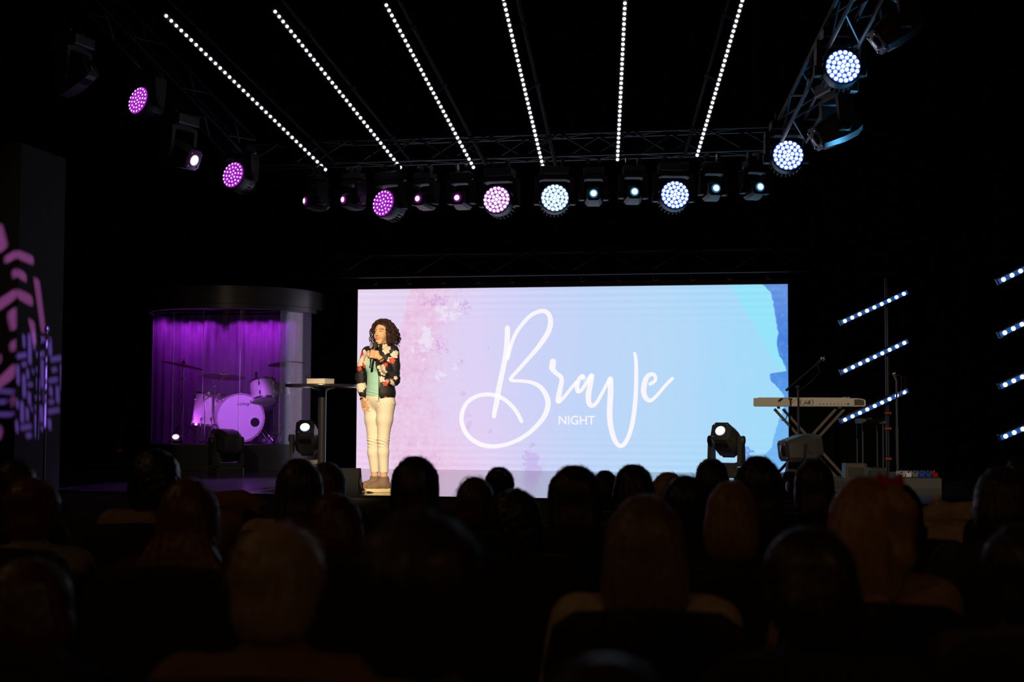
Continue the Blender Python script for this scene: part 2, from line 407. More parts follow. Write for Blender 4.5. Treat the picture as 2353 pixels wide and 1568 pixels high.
inwash = N_.ss(N_.m('ABSOLUTE', N_.m('SUBTRACT', s_, 0.17)), 0.16, 0.05)
base = N_.mix(N_.m('MULTIPLY', N_.m('MULTIPLY', N_.ss(nE, 0.56, 0.66), inwash), 0.30), base, lin(214, 158, 216))
base = N_.mix(N_.m('MULTIPLY', N_.m('MULTIPLY', N_.ss(nD, 0.60, 0.68), inwash), 0.45), base, lin(236, 224, 247))
for px, py, rx, ry in ((972, 780, 42, 62), (1035, 720, 48, 34), (1012, 862, 26, 22), (1048, 845, 16, 34)):
    base = N_.mix(N_.m('MULTIPLY', splat(px, py, rx, ry, 0.62), 0.85), base, lin(238, 230, 249))
for px, py, rx, ry in ((1000, 690, 70, 26), (1066, 705, 30, 40), (1010, 795, 30, 36), (1060, 832, 20, 22)):
    base = N_.mix(N_.m('MULTIPLY', splat(px, py, rx, ry, 0.66, nE), 0.55), base, lin(204, 150, 216))
for px, py, rx, ry in ((1122, 803, 12, 11), (1064, 905, 12, 14), (1076, 975, 15, 34), (1128, 992, 9, 8)):
    base = N_.mix(N_.m('MULTIPLY', splat(px, py, rx, ry, 0.63), 0.35), base, lin(206, 170, 226))
base = N_.mix(N_.m('MULTIPLY', splat(1224, 1066, 34, 56, 0.58), 0.6), base, lin(198, 172, 234))
# cyan band, then torn blue paint on the right
ua, va = suv(1676, 652); ub, vb = suv(1792, 850)
dg = N_.m('SUBTRACT', s_, N_.m('ADD', ua, N_.m('MULTIPLY', N_.m('SUBTRACT', va, t_), (ub - ua) / (va - vb))))
base = N_.mix(N_.m('MULTIPLY', N_.m('MULTIPLY', N_.ss(dg, -0.004, 0.004), N_.ss(t_, 0.40, 0.60)), 0.75), base, lin(146, 232, 252))
tear = [(1752, 653), (1769, 672), (1778, 709), (1783, 740), (1786, 768), (1783, 792), (1790, 820), (1802, 840), (1806, 853), (1767, 859), (1769, 875), (1786, 892), (1800, 909), (1800, 940), (1790, 961), (1783, 981), (1776, 1009), (1771, 1030), (1752, 1050), (1750, 1066), (1756, 1086)]
stops = sorted([(suv(x, y)[1], (suv(x, y)[0],) * 3 + (1,)) for x, y in tear]); stops = [(min(max(p, 0), 1), c) for p, c in stops]
te = N_.m('SUBTRACT', N_.m('ADD', s_, N_.m('MULTIPLY', N_.m('SUBTRACT', nC, 0.5), 0.014)), N_.ramp(t_, stops))
bluec = N_.ramp(t_, [(0.0, lin(120, 185, 246)), (0.30, lin(112, 182, 244)), (0.46, lin(84, 150, 232)), (0.7, lin(70, 128, 222)), (1.0, lin(104, 150, 228))])
bluec = N_.mix(N_.m('MULTIPLY', N_.ss(nC, 0.45, 0.75), 0.35), bluec, lin(150, 195, 246))
base = N_.mix(N_.ss(te, 0.0, 0.003), base, bluec)
base = N_.mix(N_.m('MULTIPLY', splat(1716, 1042, 26, 36, 0.60), 0.75), base, lin(90, 140, 236))
# faint bands of the panel rows
band = N_.m('MULTIPLY', N_.m('SINE', N_.m('MULTIPLY', t_, 2 * PI * 27)), N_.m('MULTIPLY', N_.ss(N_.m('ABSOLUTE', N_.m('SUBTRACT', t_, 0.5)), 0.22, 0.5), 0.035))
em = N_.n('ShaderNodeEmission'); nt.links.new(base, em.inputs[0]); N_.put(em.inputs[1], N_.m('ADD', 0.985, band))
out = N_.n('ShaderNodeOutputMaterial'); nt.links.new(em.outputs[0], out.inputs[0])
scr = thing('led_screen', 'wide lit LED screen showing pastel paint and a white handwritten title', 'screen', (SX0 + SW / 2, SCRY, STAGE))
def loc(p): return Vector(p) - scr.location
o = MB().add([(-SW / 2, 0, SZ0 - STAGE), (SW / 2, 0, SZ0 - STAGE), (SW / 2, 0, SZ1 - STAGE), (-SW / 2, 0, SZ1 - STAGE)], [(0, 1, 2, 3)]).build('display', SCREEN, scr)
MB().box((0, 0.07, (SZ1 - STAGE) / 2 + 0.01), (SW, 0.13, SZ1 - STAGE - 0.02)).build('cabinet', BLACKPLASTIC, scr)
MB().box((0, 0.05, SZ1 - STAGE + 0.04), (SW + 0.02, 0.10, 0.075), b=0.005).build('top_rail', BLACKMETAL, scr)
RING = mat('steel_ring', (0.25, 0.2, 0.12), 0.35, 1.0)
me = MB().path([(0.032 * math.cos(a), 0, 0.032 * math.sin(a)) for a in np.linspace(0, 2 * PI, 17)], 0.007, 6).mesh('rigging_ring', RING, True)
for px in (862, 940, 1018, 1098, 1177, 1257, 1339, 1422, 1506, 1592, 1678, 1766):
    q = PY(px, 650 - (px - 862) * 0.0163, SCRY - 0.03); link('rigging_ring', me, scr, Matrix.Translation((q.x - scr.location.x, -0.03, SZ1 - STAGE + 0.10)))
# lettering: one flat stroke per letter
LETTER = mat('letter_white', (0.9, 0.9, 0.9), 0.5, emit=lin(250, 247, 254), estr=0.97)
def zz(x, y, s=3.4848, ox=940, oy=640): return (ox + x / s, oy + y / s)
def stroke(name, pts, k=10, lift=0.004, zf=zz, Y=SCRY, parent=scr):
    A = crom([zf(x, y) + (w_,) for x, y, w_ in pts], k); mb = MB(); n = len(A); L = []; R_ = []
    pp = [PY(a[0], a[1], Y - lift) for a in A]; half = [a[2] / 3.4848 / 2 * depth(q) / F for a, q in zip(A, pp)]
    off = parent.location
    for i in range(n):
        t = (pp[min(i + 1, n - 1)] - pp[max(i - 1, 0)]); t = Vector((t.x, 0, t.z)).normalized(); nn = Vector((-t.z, 0, t.x))
        L.append(pp[i] + nn * half[i] - off); R_.append(pp[i] - nn * half[i] - off)
    mb.add(L + R_, [(i, i + 1, n + i + 1, n + i) for i in range(n - 1)])
    for e, sgn in ((0, -1), (n - 1, 1)):                   # round ends
        t = (pp[min(e + 1, n - 1)] - pp[max(e - 1, 0)]).normalized() * sgn; nn = Vector((-t.z, 0, t.x))
        fan = [pp[e] - off + (nn * math.cos(a) + t * math.sin(a)) * half[e] for a in np.linspace(0, PI, 11)]
        mb.add([pp[e] - off] + fan, [(0, i, i + 1) for i in range(1, 11)])
    return mb
B = stroke('b', [(788, 398, 42), (785, 500, 44), (775, 600, 42), (757, 700, 42), (736, 800, 42), (716, 900, 44), (700, 1000, 42), (685, 1065, 38), (680, 1105, 34)])
q = stroke('b', [(790, 640, 30), (815, 540, 30), (850, 450, 30), (900, 375, 31), (965, 305, 32), (1030, 268, 33), (1080, 262, 35), (1118, 288, 38), (1133, 350, 42), (1118, 420, 42), (1078, 490, 40), (1020, 568, 36), (950, 648, 32), (880, 728, 30), (818, 796, 28), (822, 818, 26), (900, 822, 26), (980, 834, 30), (1048, 868, 36), (1094, 930, 42), (1113, 1000, 44), (1095, 1080, 42), (1050, 1150, 38), (970, 1230, 34), (880, 1290, 32), (780, 1330, 32), (680, 1346, 34), (590, 1335, 35), (510, 1295, 36), (450, 1230, 36), (420, 1140, 36), (430, 1060, 34), (470, 990, 32), (540, 945, 32), (620, 930, 32), (700, 940, 32), (770, 975, 32), (830, 1030, 32), (870, 1085, 32), (900, 1145, 30)])
B.add(q.v, q.f); lo_ = B.build('letter', LETTER, scr); lo_['label'] = 'large flowing capital letter B'
r_ = stroke('r', [(1152, 668, 50), (1149, 695, 52), (1147, 722, 46), (1175, 757, 36), (1212, 785, 36), (1222, 820, 38), (1213, 870, 40), (1201, 930, 42), (1192, 978, 40), (1206, 984, 34), (1240, 952, 28), (1290, 890, 26), (1335, 835, 26)])
r_.build('letter', LETTER, scr)
a_ = stroke('a', [(1396, 796, 36), (1386, 784, 34), (1362, 808, 34), (1345, 858, 38), (1350, 902, 34), (1372, 902, 30), (1402, 868, 30), (1432, 815, 32), (1463, 778, 36), (1452, 850, 42), (1436, 930, 46), (1441, 1000, 42), (1466, 1020, 36), (1500, 998, 30), (1540, 930, 28), (1582, 850, 28), (1606, 812, 30)])
a_.build('letter', LETTER, scr)
v_ = stroke('v', [(1612, 808, 46), (1614, 900, 46), (1609, 1000, 46), (1606, 1080, 46), (1614, 1180, 44), (1640, 1280, 40), (1668, 1328, 36), (1695, 1342, 34), (1725, 1325, 34), (1760, 1260, 34), (1790, 1150, 36), (1810, 1000, 36), (1818, 850, 34), (1818, 700, 30), (1815, 640, 28), (1806, 600, 24)])
v_.build('letter', LETTER, scr)
e_ = stroke('e', [(1930, 846, 28), (1962, 828, 28), (1975, 800, 28), (1960, 772, 30), (1935, 768, 32), (1905, 790, 38), (1886, 840, 44), (1878, 900, 44), (1890, 950, 40), (1922, 978, 34), (1955, 966, 28), (2000, 920, 26), (2060, 850, 26), (2108, 802, 26)])
e_.build('letter', LETTER, scr)
def text_mesh(body, name, material, parent, width, height, M, shear=0.0, bold=0.0):
    cu = bpy.data.curves.new(name, 'FONT'); cu.body = body; cu.size = 1; cu.align_x = 'LEFT'; cu.shear = shear; cu.offset = bold
    t = bpy.data.objects.new(name, cu); C.objects.link(t)
    dg_ = bpy.context.evaluated_depsgraph_get(); me = bpy.data.meshes.new_from_object(t.evaluated_get(dg_)); bpy.data.objects.remove(t)
    co = np.array([v.co[:] for v in me.vertices]); lo, hi = co.min(0), co.max(0)
    co[:, 0] = (co[:, 0] - (lo[0] + hi[0]) / 2) * width / (hi[0] - lo[0]); co[:, 1] = (co[:, 1] - (lo[1] + hi[1]) / 2) * height / (hi[1] - lo[1])
    for v, c in zip(me.vertices, co): v.co = c
    me.materials.clear(); me.materials.append(material); return link(name, me, parent, M)
c = PY(1325.3, 966, SCRY - 0.004) - scr.location
text_mesh('NIGHT', 'lettering', LETTER, scr, 84.0 * depth(PY(1325, 966, SCRY)) / F, 20.6 * depth(PY(1325, 966, SCRY)) / F, Matrix.Translation(c) @ Matrix.Rotation(PI / 2, 4, 'X'), bold=0.012)

# ------------------------------------------------------------------ trusses
TRUSS = mat('truss_black', (0.05, 0.05, 0.055), 0.4, 0.6)
tube_me = unit_cyl.mesh('truss_tube', TRUSS, True)
def truss(label, A, B, size=0.26, bay=0.42, up=Vector((0, 0, 1))):
    A, B = Vector(A), Vector(B); t = thing('lighting_truss', label, 'truss', A)
    d = B - A; L = d.length; d.normalize(); s = d.cross(up).normalized(); u = s.cross(d).normalized(); h = size / 2
    cor = [s * i * h + u * j * h for i, j in ((-1, -1), (1, -1), (1, 1), (-1, 1))]
    for c in cor: rod('chord', tube_me, c, c + d * L, 0.02, t)
    n = max(2, int(L / bay))
    for k in range(n):
        a, b = d * (L * k / n), d * (L * (k + 1) / n)
        for i in range(4):
            c1, c2 = cor[i], cor[(i + 1) % 4]
            if k % 2: c1, c2 = c2, c1
            rod('brace', tube_me, c1 + a, c2 + b, 0.010, t)
    return t
# truss that carries the screen
q0 = Vector((SX0 - 0.3, SCRY + 0.02, 3.555)); q1 = Vector((SX1 + 0.3, SCRY + 0.02, 3.555))
truss('long dark truss directly above the LED screen', q0, q1, 0.30, 0.5)
TY = PY(1247, 381, 16.6).y
# main lighting truss across the back
ta = P(560, 352, 17.25); tb = P(1800, 322, 15.75); zt = 4.66
ta = PY(575, 360, 16.9); tb = PY(1800, 320, 16.9); zt = (ta.z + tb.z) / 2; ta.z = tb.z = zt
truss('straight dark truss over the stage carrying the row of round lamps', ta, tb, 0.27)
wr0 = P(1822, 300, 15.0); wr1 = P(2010, -70, 12.3)
truss('blue-lit truss wing rising at the upper right', wr0, wr1, 0.27)
wl0 = P(560, 345, 17.3); wl1 = P(170, -60, 15.2)
truss('dim truss wing rising at the upper left', wl0, wl1, 0.27)
# hanger wires keep the rig on the ceiling
HANG = mat('steel_cable', (0.03, 0.03, 0.03), 0.5, 0.5)
cable_me = unit_cyl.mesh('cable', HANG, True)
def hanger(p, label):
    p = Vector(p); o = thing('hanger_cable', label, 'cable', p, group='hanger cables of the lighting rig')
    rod('cable', cable_me, (0, 0, 0), (0, 0, ZC - p.z), 0.006, o)
for p, w_ in ((ta.lerp(tb, .05), 'left end of the lamp truss'), (ta.lerp(tb, .95), 'right end of the lamp truss'), (wr0.lerp(wr1, .9), 'upper right truss wing'), (wl0.lerp(wl1, .9), 'upper left truss wing'), (q0.lerp(q1, .1), 'left end of the screen truss'), (q0.lerp(q1, .9), 'right end of the screen truss')):
    hanger(p + Vector((0, 0, 0.10)), 'thin dark steel cable rising from the ' + w_)

# ------------------------------------------------------------------ overhead LED strips (three bars of twelve lamps each)
LEDW = mat('led_white', (1, 1, 1), 0.5, emit=(1.0, 0.97, 1.0), estr=5.0)
BAR = mat('led_bar_housing', (0.05, 0.055, 0.07), 0.35, 0.3)
led_me = MB().lathe([(0.0178, 0), (0.0178, 0.006), (0.014, 0.013), (0.006, 0.016)], 12).mesh('led', LEDW, True)
strips = [((375, 30), (748, 390), 'leftmost of the six white LED strips overhead'), ((627, 20), (920, 385), 'second white LED strip from the left overhead'),
          ((884, 5), (1088, 385), 'third white LED strip from the left overhead'), ((1155, -9), (1247, 381), 'fourth white LED strip from the left, ending above the bright round lamp'),
          ((1437.5, -24), (1419, 367), 'fifth white LED strip from the left, hanging almost straight'), ((1715, -30), (1602, 357), 'rightmost white LED strip overhead, leaning to the upper right')]
for (n0, n1, lb) in strips:
    far = PY(n1[0], n1[1], TY); D2 = depth(far); near = P(n0[0], n0[1], D2 / 1.122)
    t = thing('led_strip', lb, 'light strip', far, group='LED strips over the stage')
    d = near - far; L = d.length; d.normalize()
    down = (Vector((0, 0, -1)) - d * d.z * -1).normalized() if False else None
    tocam = (CAM + Vector((0, 3, 1)) - far).normalized(); face = (tocam - d * tocam.dot(d)).normalized(); side = d.cross(face).normalized()
    R3 = Matrix((side, d, face)).transposed().to_4x4()
    bl_ = L / 3; pitch = L / 35.6
    for b in range(3):
        c0 = pitch * 12 * b
        bar = MB().box((0, c0 + pitch * 5.5, -0.03), (0.055, pitch * 11.9, 0.05), M=R3, b=0.004).build('bar', BAR, t)
        for k in range(12): link('led', led_me, bar, R3 @ Matrix.Translation((0, c0 + pitch * k, -0.004)))
    pipe = MB(); off = R3 @ Vector((0.16 if n1[0] < 1400 else -0.14, 0, -0.12))
    if n1[0] == 1419: off = R3 @ Vector((0.02, 0, -0.15))
    pipe.tube(off - d * 0.15, off + d * (L + 0.1), 0.024); pipe.build('pipe', TRUSS, t, True)
    for k in (0.12, 0.45, 0.80):
        mb = MB(); a = off + d * L * k; mb.box((0, 0, 0), (0.06, 0.05, 0.06), M=Matrix.Translation(a) @ R3); mb.tube(a, R3 @ Vector((0, 0, -0.05)) + d * L * k, 0.012); mb.build('clamp', TRUSS, t)
    nr = near + off; hanger(nr + Vector((0, 0, 0.02)), 'thin dark cable holding up the ' + lb.split(',')[0])

# ------------------------------------------------------------------ slanted LED bars on the right
LEDB = mat('led_blue_white', (1, 1, 1), 0.5, emit=(0.80, 0.95, 1.0), estr=4.0)
BARB = mat('led_bar_face_blue', (0.03, 0.10, 0.3), 0.3, 0.0, emit=(0.01, 0.09, 0.42), estr=0.55)
ledb_me = MB().lathe([(0.0215, 0), (0.0215, 0.006), (0.015, 0.014), (0.006, 0.017)], 14).mesh('led', LEDB, True)
def slant(p0, p1, n, D, lb):
    a, b = P(*p0, D), P(*p1, D); t = thing('led_bar', lb, 'light bar', a, group='slanted LED bars at the right of the stage')
    d = (b - a); pitch = d.length / (n - 1); d.normalize(); f = -FWD; side = d.cross(f).normalized(); R3 = Matrix((side, d, f)).transposed().to_4x4()
    MB().box((0, pitch * (n - 1) / 2, -0.012), (0.046, pitch * n, 0.02), M=R3).build('bar_face', BARB, t)
    MB().box((0, pitch * (n - 1) / 2, -0.05), (0.07, pitch * n + 0.02, 0.056), M=R3, b=0.004).build('housing', BLACKMETAL, t)
    for k in range(n): link('led', ledb_me, t, R3 @ Matrix.Translation((0, pitch * k, -0.004)))
    return a, b
slant((1941.5, 738), (2077, 675.5), 9, 16.5, 'topmost slanted LED bar on the pole right of the screen')
slant((1943, 852), (2078, 788.5), 9, 16.5, 'middle slanted LED bar on the pole right of the screen')
slant((1942, 965), (2078, 902), 9, 16.5, 'lowest slanted LED bar on the pole right of the screen, behind a microphone stand')
dx = 19.6
for (x, y, s, w_) in ((2306, 642.5, -9.7, 'top slanted LED bar at the right frame edge'), (2309, 765, -9.6, 'second slanted LED bar from the top at the right frame edge'), (2310, 884.5, -9.0, 'third slanted LED bar from the top at the right frame edge'), (2311, 1003, -8.3, 'bottom slanted LED bar at the right frame edge')):
    slant((x, y), (x + dx * 8, y + s * 8), 9, 13.7, w_)
def pole(px, ytop, D, lb, r=0.024, z0=STAGE, lean=None, mat_=BLACKMETAL):
    a = P(px, ytop, D); t = thing('upright_pole', lb, 'pole', (a.x, a.y, z0))
    MB().tube((0, 0, 0.015), (0, 0, a.z - z0), r, n=12).build('tube', mat_, t, True)
    MB().lathe([(0.20, 0), (0.20, 0.012), (0.04, 0.02), (0.04, 0.07)], 24).build('base_plate', mat_, t, True); return t
tp = pole(2037, 640, 16.72, 'dark upright pole with red clips holding the three slanted LED bars')
REDP = mat('red_plastic', (0.35, 0.01, 0.01), 0.5)
for y in (950, 985, 1054):
    q = P(2037, y, 16.72); MB().box((0, -0.03, q.z - STAGE), (0.075, 0.05, 0.03), b=0.004).build('clip', REDP, tp)
pole(2385, 560, 13.93, 'dark pole beyond the right frame edge with four LED bars')
# ------------------------------------------------------------------ moving lights
LENS_MAG = glow('lens_magenta', (1.0, 0.75, 1.0), (0.50, 0.02, 0.75), 1.6, 0.75, 0.021, 0.50)
LENS_PINK = glow('lens_pink_white', (1.0, 0.90, 1.0), (0.75, 0.30, 0.85), 2.2, 1.0, 0.021, 0.75)
LENS_BLUE = glow('lens_blue_white', (0.92, 0.97, 1.0), (0.22, 0.45, 1.0), 4.0, 1.2, 0.0222, 0.72)
LENS_ICE = glow('lens_ice_white', (0.97, 1.0, 1.0), (0.35, 0.75, 1.0), 3.5, 1.1, 0.0222, 0.76)
BEAM_MAG = glow('beam_magenta', (1.0, 0.85, 1.0), (0.40, 0.01, 0.45), 2.0, 0.30, 0.052, 0.55)
BEAM_CYAN = glow('beam_cyan', (0.9, 1.0, 1.0), (0.02, 0.28, 0.55), 2.5, 0.55, 0.052, 0.60)
BEAM_WHITE = glow('beam_white', (1.0, 1.0, 1.0), (0.35, 0.38, 0.7), 4.0, 0.7, 0.06, 0.80)
BEAM_OFF = mat('lens_glass_dark', (0.02, 0.02, 0.03), 0.08, 0.0, 0.8)
BEAM_WARM = glow('beam_warm_white', (1.0, 1.0, 0.92), (0.75, 0.7, 0.6), 3.0, 0.9, 0.06, 0.80)
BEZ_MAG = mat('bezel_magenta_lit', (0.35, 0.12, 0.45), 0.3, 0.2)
def lensled(m_): return MB().lathe([(0.0222, 0.0), (0.0222, 0.010), (0.018, 0.018), (0.009, 0.023)], 10, Matrix.Rotation(PI / 2, 4, 'X')).mesh('led', m_, True)
LED_MESH = {}
def oct_ring(rx, rz, y, ch=0.35): 
    a, b = rx * (1 - ch), rz * (1 - ch)
    return [(rx, y, -b), (rx, y, b), (a, y, rz), (-a, y, rz), (-rx, y, b), (-rx, y, -b), (-a, y, -rz), (a, y, -rz)]
PLATE = {k: mat('lens_plate_' + k, (0.02, 0.02, 0.03), 0.4, emit=e, estr=1.0) for k, e in (('magenta', (0.10, 0.0, 0.20)), ('pink', (0.14, 0.02, 0.22)), ('blue', (0.01, 0.04, 0.60)), ('ice', (0.03, 0.14, 0.30)))}  # plate behind the LEDs emits by itself, standing in for the glow between them
def aimvec(a): return (RIGHT * a[0] + UP * a[1] - FWD * a[2]).normalized()
LAMP_GREY = mat('lamp_housing_grey', (0.07, 0.068, 0.062), 0.42, 0.0, 0.5)
def moving_head(kind, c, aim, lens, label, group, floor=None, body=None, scale=1.0):
    v = aimvec(aim); pan = math.atan2(v.x, -v.y); tilt = -math.asin(v.z)   # local lens axis is -Y
    hang = floor is None; sg = 1 if hang else -1
    h = {'wash': 0.40, 'beam': 0.31, 'spot': 0.46}[kind] * scale if hang else c.z - floor
    root = thing({'wash': 'wash_light', 'beam': 'beam_light', 'spot': 'moving_spotlight'}[kind], label, 'stage light', c + Vector((0, 0, sg * h)), pan, group)
    S = Matrix.Translation((0, 0, -sg * h)) @ Matrix.Diagonal((scale, scale, scale, 1))
    hb = body or BLACKPLASTIC
    arm, wx, bx = {'wash': (0.24, 0.205, (0.34, 0.22, 0.10)), 'beam': (0.19, 0.135, (0.24, 0.18, 0.08)), 'spot': (0.27, 0.185, (0.36, 0.30, 0.12))}[kind]
    # yoke: two arms and a cross piece
    mb = MB(); t = 0.026
    for i in (-1, 1):
        mb.prism([(-0.055, -0.05 * sg), (0.055, -0.05 * sg), (0.085, arm * sg), (-0.085, arm * sg)], i * wx - t, i * wx + t, S, 'x')
        mb.lathe([(0.058, -0.008), (0.05, 0.008)], 16, S @ Matrix.Translation((i * (wx + t + 0.006), 0, 0)) @ Matrix.Rotation(PI / 2 * i, 4, 'Y'))
    mb.prism([(-wx - t, (arm - 0.03) * sg), (-wx * 0.62, (arm - 0.0) * sg), (wx * 0.62, (arm - 0.0) * sg), (wx + t, (arm - 0.03) * sg), (wx + t, (arm + 0.03) * sg), (wx * .5, (arm + 0.055) * sg), (-wx * .5, (arm + 0.055) * sg), (-wx - t, (arm + 0.03) * sg)], -0.08, 0.08, S, 'y')
    mb.build('yoke', hb, root)
    bz = (arm + 0.055 + bx[2] / 2) * sg * scale - sg * h
    bmb = MB().box((0, 0, bz), (bx[0] * scale, bx[1] * scale, bx[2] * scale), b=0.012)
    base = bmb.build('base', hb, root)
    if hang:
        zb = bz + bx[2] / 2 * scale
        for i in (-1, 1):
            cl = MB(); cl.box((i * bx[0] * 0.28, 0, zb + 0.02), (0.04, 0.05, 0.05)); cl.lathe([(0.045, -0.02), (0.045, 0.02)], 12, Matrix.Translation((i * bx[0] * 0.28, 0, zb + 0.06)) @ Matrix.Rotation(PI / 2, 4, 'Y'))
            cl.build('clamp', TRUSS, root)
    else:
        for i in (-1, 1):
            MB().path([(i * (bx[0] * scale / 2), -0.05, bz), (i * (bx[0] * scale / 2 + 0.05), -0.05, bz), (i * (bx[0] * scale / 2 + 0.05), 0.05, bz), (i * (bx[0] * scale / 2), 0.05, bz)], 0.009, 6).build('handle', hb, root)
        for i in (-1, 1):
            for j in (-1, 1): MB().lathe([(0.018, 0), (0.018, max(0.01, bz - bx[2] / 2 * scale))], 10, Matrix.Translation((i * bx[0] * scale * 0.4, j * bx[1] * scale * 0.35, 0))).build('foot', RUBBER, root)
    T = S @ Matrix.Rotation(tilt * 1.0, 4, 'X')
    if kind == 'wash':
        hd = MB().lathe([(0.06, -0.17), (0.12, -0.15), (0.15, -0.06), (0.172, 0.0), (0.178, 0.10), (0.174, 0.135), (0.162, 0.137), (0.162, 0.125)], 32, Matrix.Rotation(PI / 2, 4, 'X'))
        for k in range(24):                                 # cooling fins
            a = 2 * PI * k / 24; hd.box((0, 0, 0), (0.006, 0.10, 0.03), Matrix.Rotation(a, 4, 'Y') @ Matrix.Translation((0, 0.055, 0.162)))
        ho = link('head', hd.mesh('head', hb, True), root, T)
        pk = lens.name.split('_')[1]; link('lens_plate', MB().lathe([(0.161, 0.122), (0.161, 0.1252)], 32, Matrix.Rotation(PI / 2, 4, 'X')).mesh('lens_plate', PLATE[pk]), ho)
        if lens.name not in LED_MESH: LED_MESH[lens.name] = lensled(lens)
        for n, r, ph in ((1, 0, 0), (6, 0.046, 0.3), (12, 0.091, 0.1), (18, 0.1365, 0.0)):
            for k in range(n):
                a = ph + 2 * PI * k / n; link('led', LED_MESH[lens.name], ho, Matrix.Translation((r * math.cos(a), -0.1255, r * math.sin(a))))
    elif kind == 'beam':
        hd = MB().loft([oct_ring(0.055, 0.055, -0.155, .3), oct_ring(0.075, 0.075, -0.14, .3), oct_ring(0.10, 0.105, 0.0, .3), oct_ring(0.10, 0.105, 0.09, .3), oct_ring(0.07, 0.07, 0.14, .3)])
        ho = link('head', hd.mesh('head', hb, 0.5), root, T)
        ln = MB().lathe([(0.052, 0.15), (0.052, 0.160), (0.04, 0.168), (0.015, 0.173)], 20, Matrix.Rotation(PI / 2, 4, 'X')); link('lens', ln.mesh('lens', lens, True), ho)
    else:
        hd = MB().loft([oct_ring(0.105, 0.105, -0.225), oct_ring(0.118, 0.118, -0.20), oct_ring(0.142, 0.148, -0.02), oct_ring(0.142, 0.148, 0.12), oct_ring(0.11, 0.115, 0.21), oct_ring(0.06, 0.06, 0.235)])
        ho = link('head', hd.mesh('head', hb, 0.4), root, T)
        fr = MB().loft([oct_ring(0.112, 0.112, -0.226), oct_ring(0.116, 0.116, -0.238), oct_ring(0.10, 0.10, -0.245)]); link('bezel', fr.mesh('bezel', BEZ_MAG if lens is BEAM_WARM else GREYPLASTIC, 0.4), ho)
        ln = MB().lathe([(0.062, 0.243), (0.062, 0.252), (0.045, 0.262), (0.015, 0.267)], 22, Matrix.Rotation(PI / 2, 4, 'X')); link('lens', ln.mesh('lens', lens, True), ho)
        for i in (-1, 1):
            for j in (-1, 1): link('screw', MB().lathe([(0.011, 0), (0.011, 0.008), (0.006, 0.012)], 8, Matrix.Rotation(PI / 2, 4, 'X')).mesh('screw', CHROME), ho, Matrix.Translation((i * 0.078, -0.244, j * 0.078)))
        for y0 in (-0.17, 0.10):                             # louvred vents underneath
            for k in range(7): link('vent_slat', MB().box((0, 0, 0), (0.15, 0.007, 0.008)).mesh('vent_slat', BLACKMETAL), ho, Matrix.Translation((0, y0 + 0.013 * k, -0.1265 - (0.012 if y0 > 0 else 0) - (0.0022 * k if y0 < 0 else 0)*1.0)))
    return root
WG = 'round wash lights on the truss'; BG = 'small beam lights on the truss'; SG = 'large moving spotlights on the truss'; FG = 'moving spotlights on the stage floor'
for (x, y, D, aim, ln, lb) in (
    (318, 231, 16.1, (-.75, .30, 1), LENS_MAG, 'magenta round wash light, farthest left on the rig'),
    (536, 402, 17.1, (-.58, .25, 1), LENS_MAG, 'magenta round wash light at the left end of the long truss'),
    (881, 467, 16.85, (-.70, .22, 1), LENS_MAG, 'magenta round wash light between two pairs of small beam lights'),
    (1141, 459, 16.6, (-.28, .18, 1), LENS_PINK, 'pale pink round wash light near the middle of the truss'),
    (1275, 455, 16.5, (0, .15, 1), LENS_ICE, 'white round wash light beside the pale pink one'),
    (1551, 448, 16.2, (.05, .15, 1), LENS_BLUE, 'white round wash light between two pairs of cyan beam lights'),
    (1811, 357, 15.0, (-.05, .15, 1), LENS_BLUE, 'bright blue-white round wash light at the corner of the right truss'),
    (1937, 153, 13.2, (-.02, .15, 1), LENS_BLUE, 'bright blue-white round wash light highest on the right truss')):
    moving_head('wash', P(x, y, D) + aimvec(aim) * -0.13, aim, ln, lb, WG)
for (x, y, D, aim, ln, lb) in (
    (702, 462, 16.95, (-1.5, .05, 1), BEAM_MAG, 'small magenta beam light, leftmost in the row on the truss'),
    (790, 459, 16.9, (-1.0, .05, 1), BEAM_MAG, 'second small magenta beam light from the left'),
    (961, 457, 16.75, (-.55, .08, 1), BEAM_MAG, 'small magenta beam light right of the magenta wash light'),
    (1051, 455, 16.65, (-.32, .08, 1), BEAM_MAG, 'small magenta beam light left of the pale pink wash light'),
    (1364, 445, 16.4, (-.05, .1, 1), BEAM_CYAN, 'small cyan beam light right of the white wash light'),
    (1458, 441, 16.3, (.03, .1, 1), BEAM_CYAN, 'small cyan beam light left of the brighter white wash light'),
    (1645, 433, 16.1, (.12, .1, 1), BEAM_CYAN, 'small cyan beam light second from the right end of the row'),
    (1746, 430, 16.0, (.25, .1, 1), BEAM_CYAN, 'small cyan beam light at the right end of the row')):
    moving_head('beam', P(x, y, D) + aimvec(aim) * -0.15, aim, ln, lb, BG)
for (x, y, D, aim, ln, lb) in (
    (168, 178, 15.4, (.9, .45, .3), BEAM_OFF, 'dark unlit spotlight at the far upper left'),
    (412, 354, 16.5, (.95, -.42, .55), BEAM_WARM, 'spotlight with a white lens hanging at the left, pointing right'),
    (1922, 296, 13.7, (-1, -.52, .25), BEAM_OFF, 'blue-lit spotlight with vents pointing down-left under the right truss'),
    (2062, 62, 12.6, (-.78, -.60, .15), BEAM_OFF, 'mostly dark spotlight at the upper right corner of the rig')):
    moving_head('spot', P(x, y, D), aim, ln, lb, SG, body=LAMP_GREY)
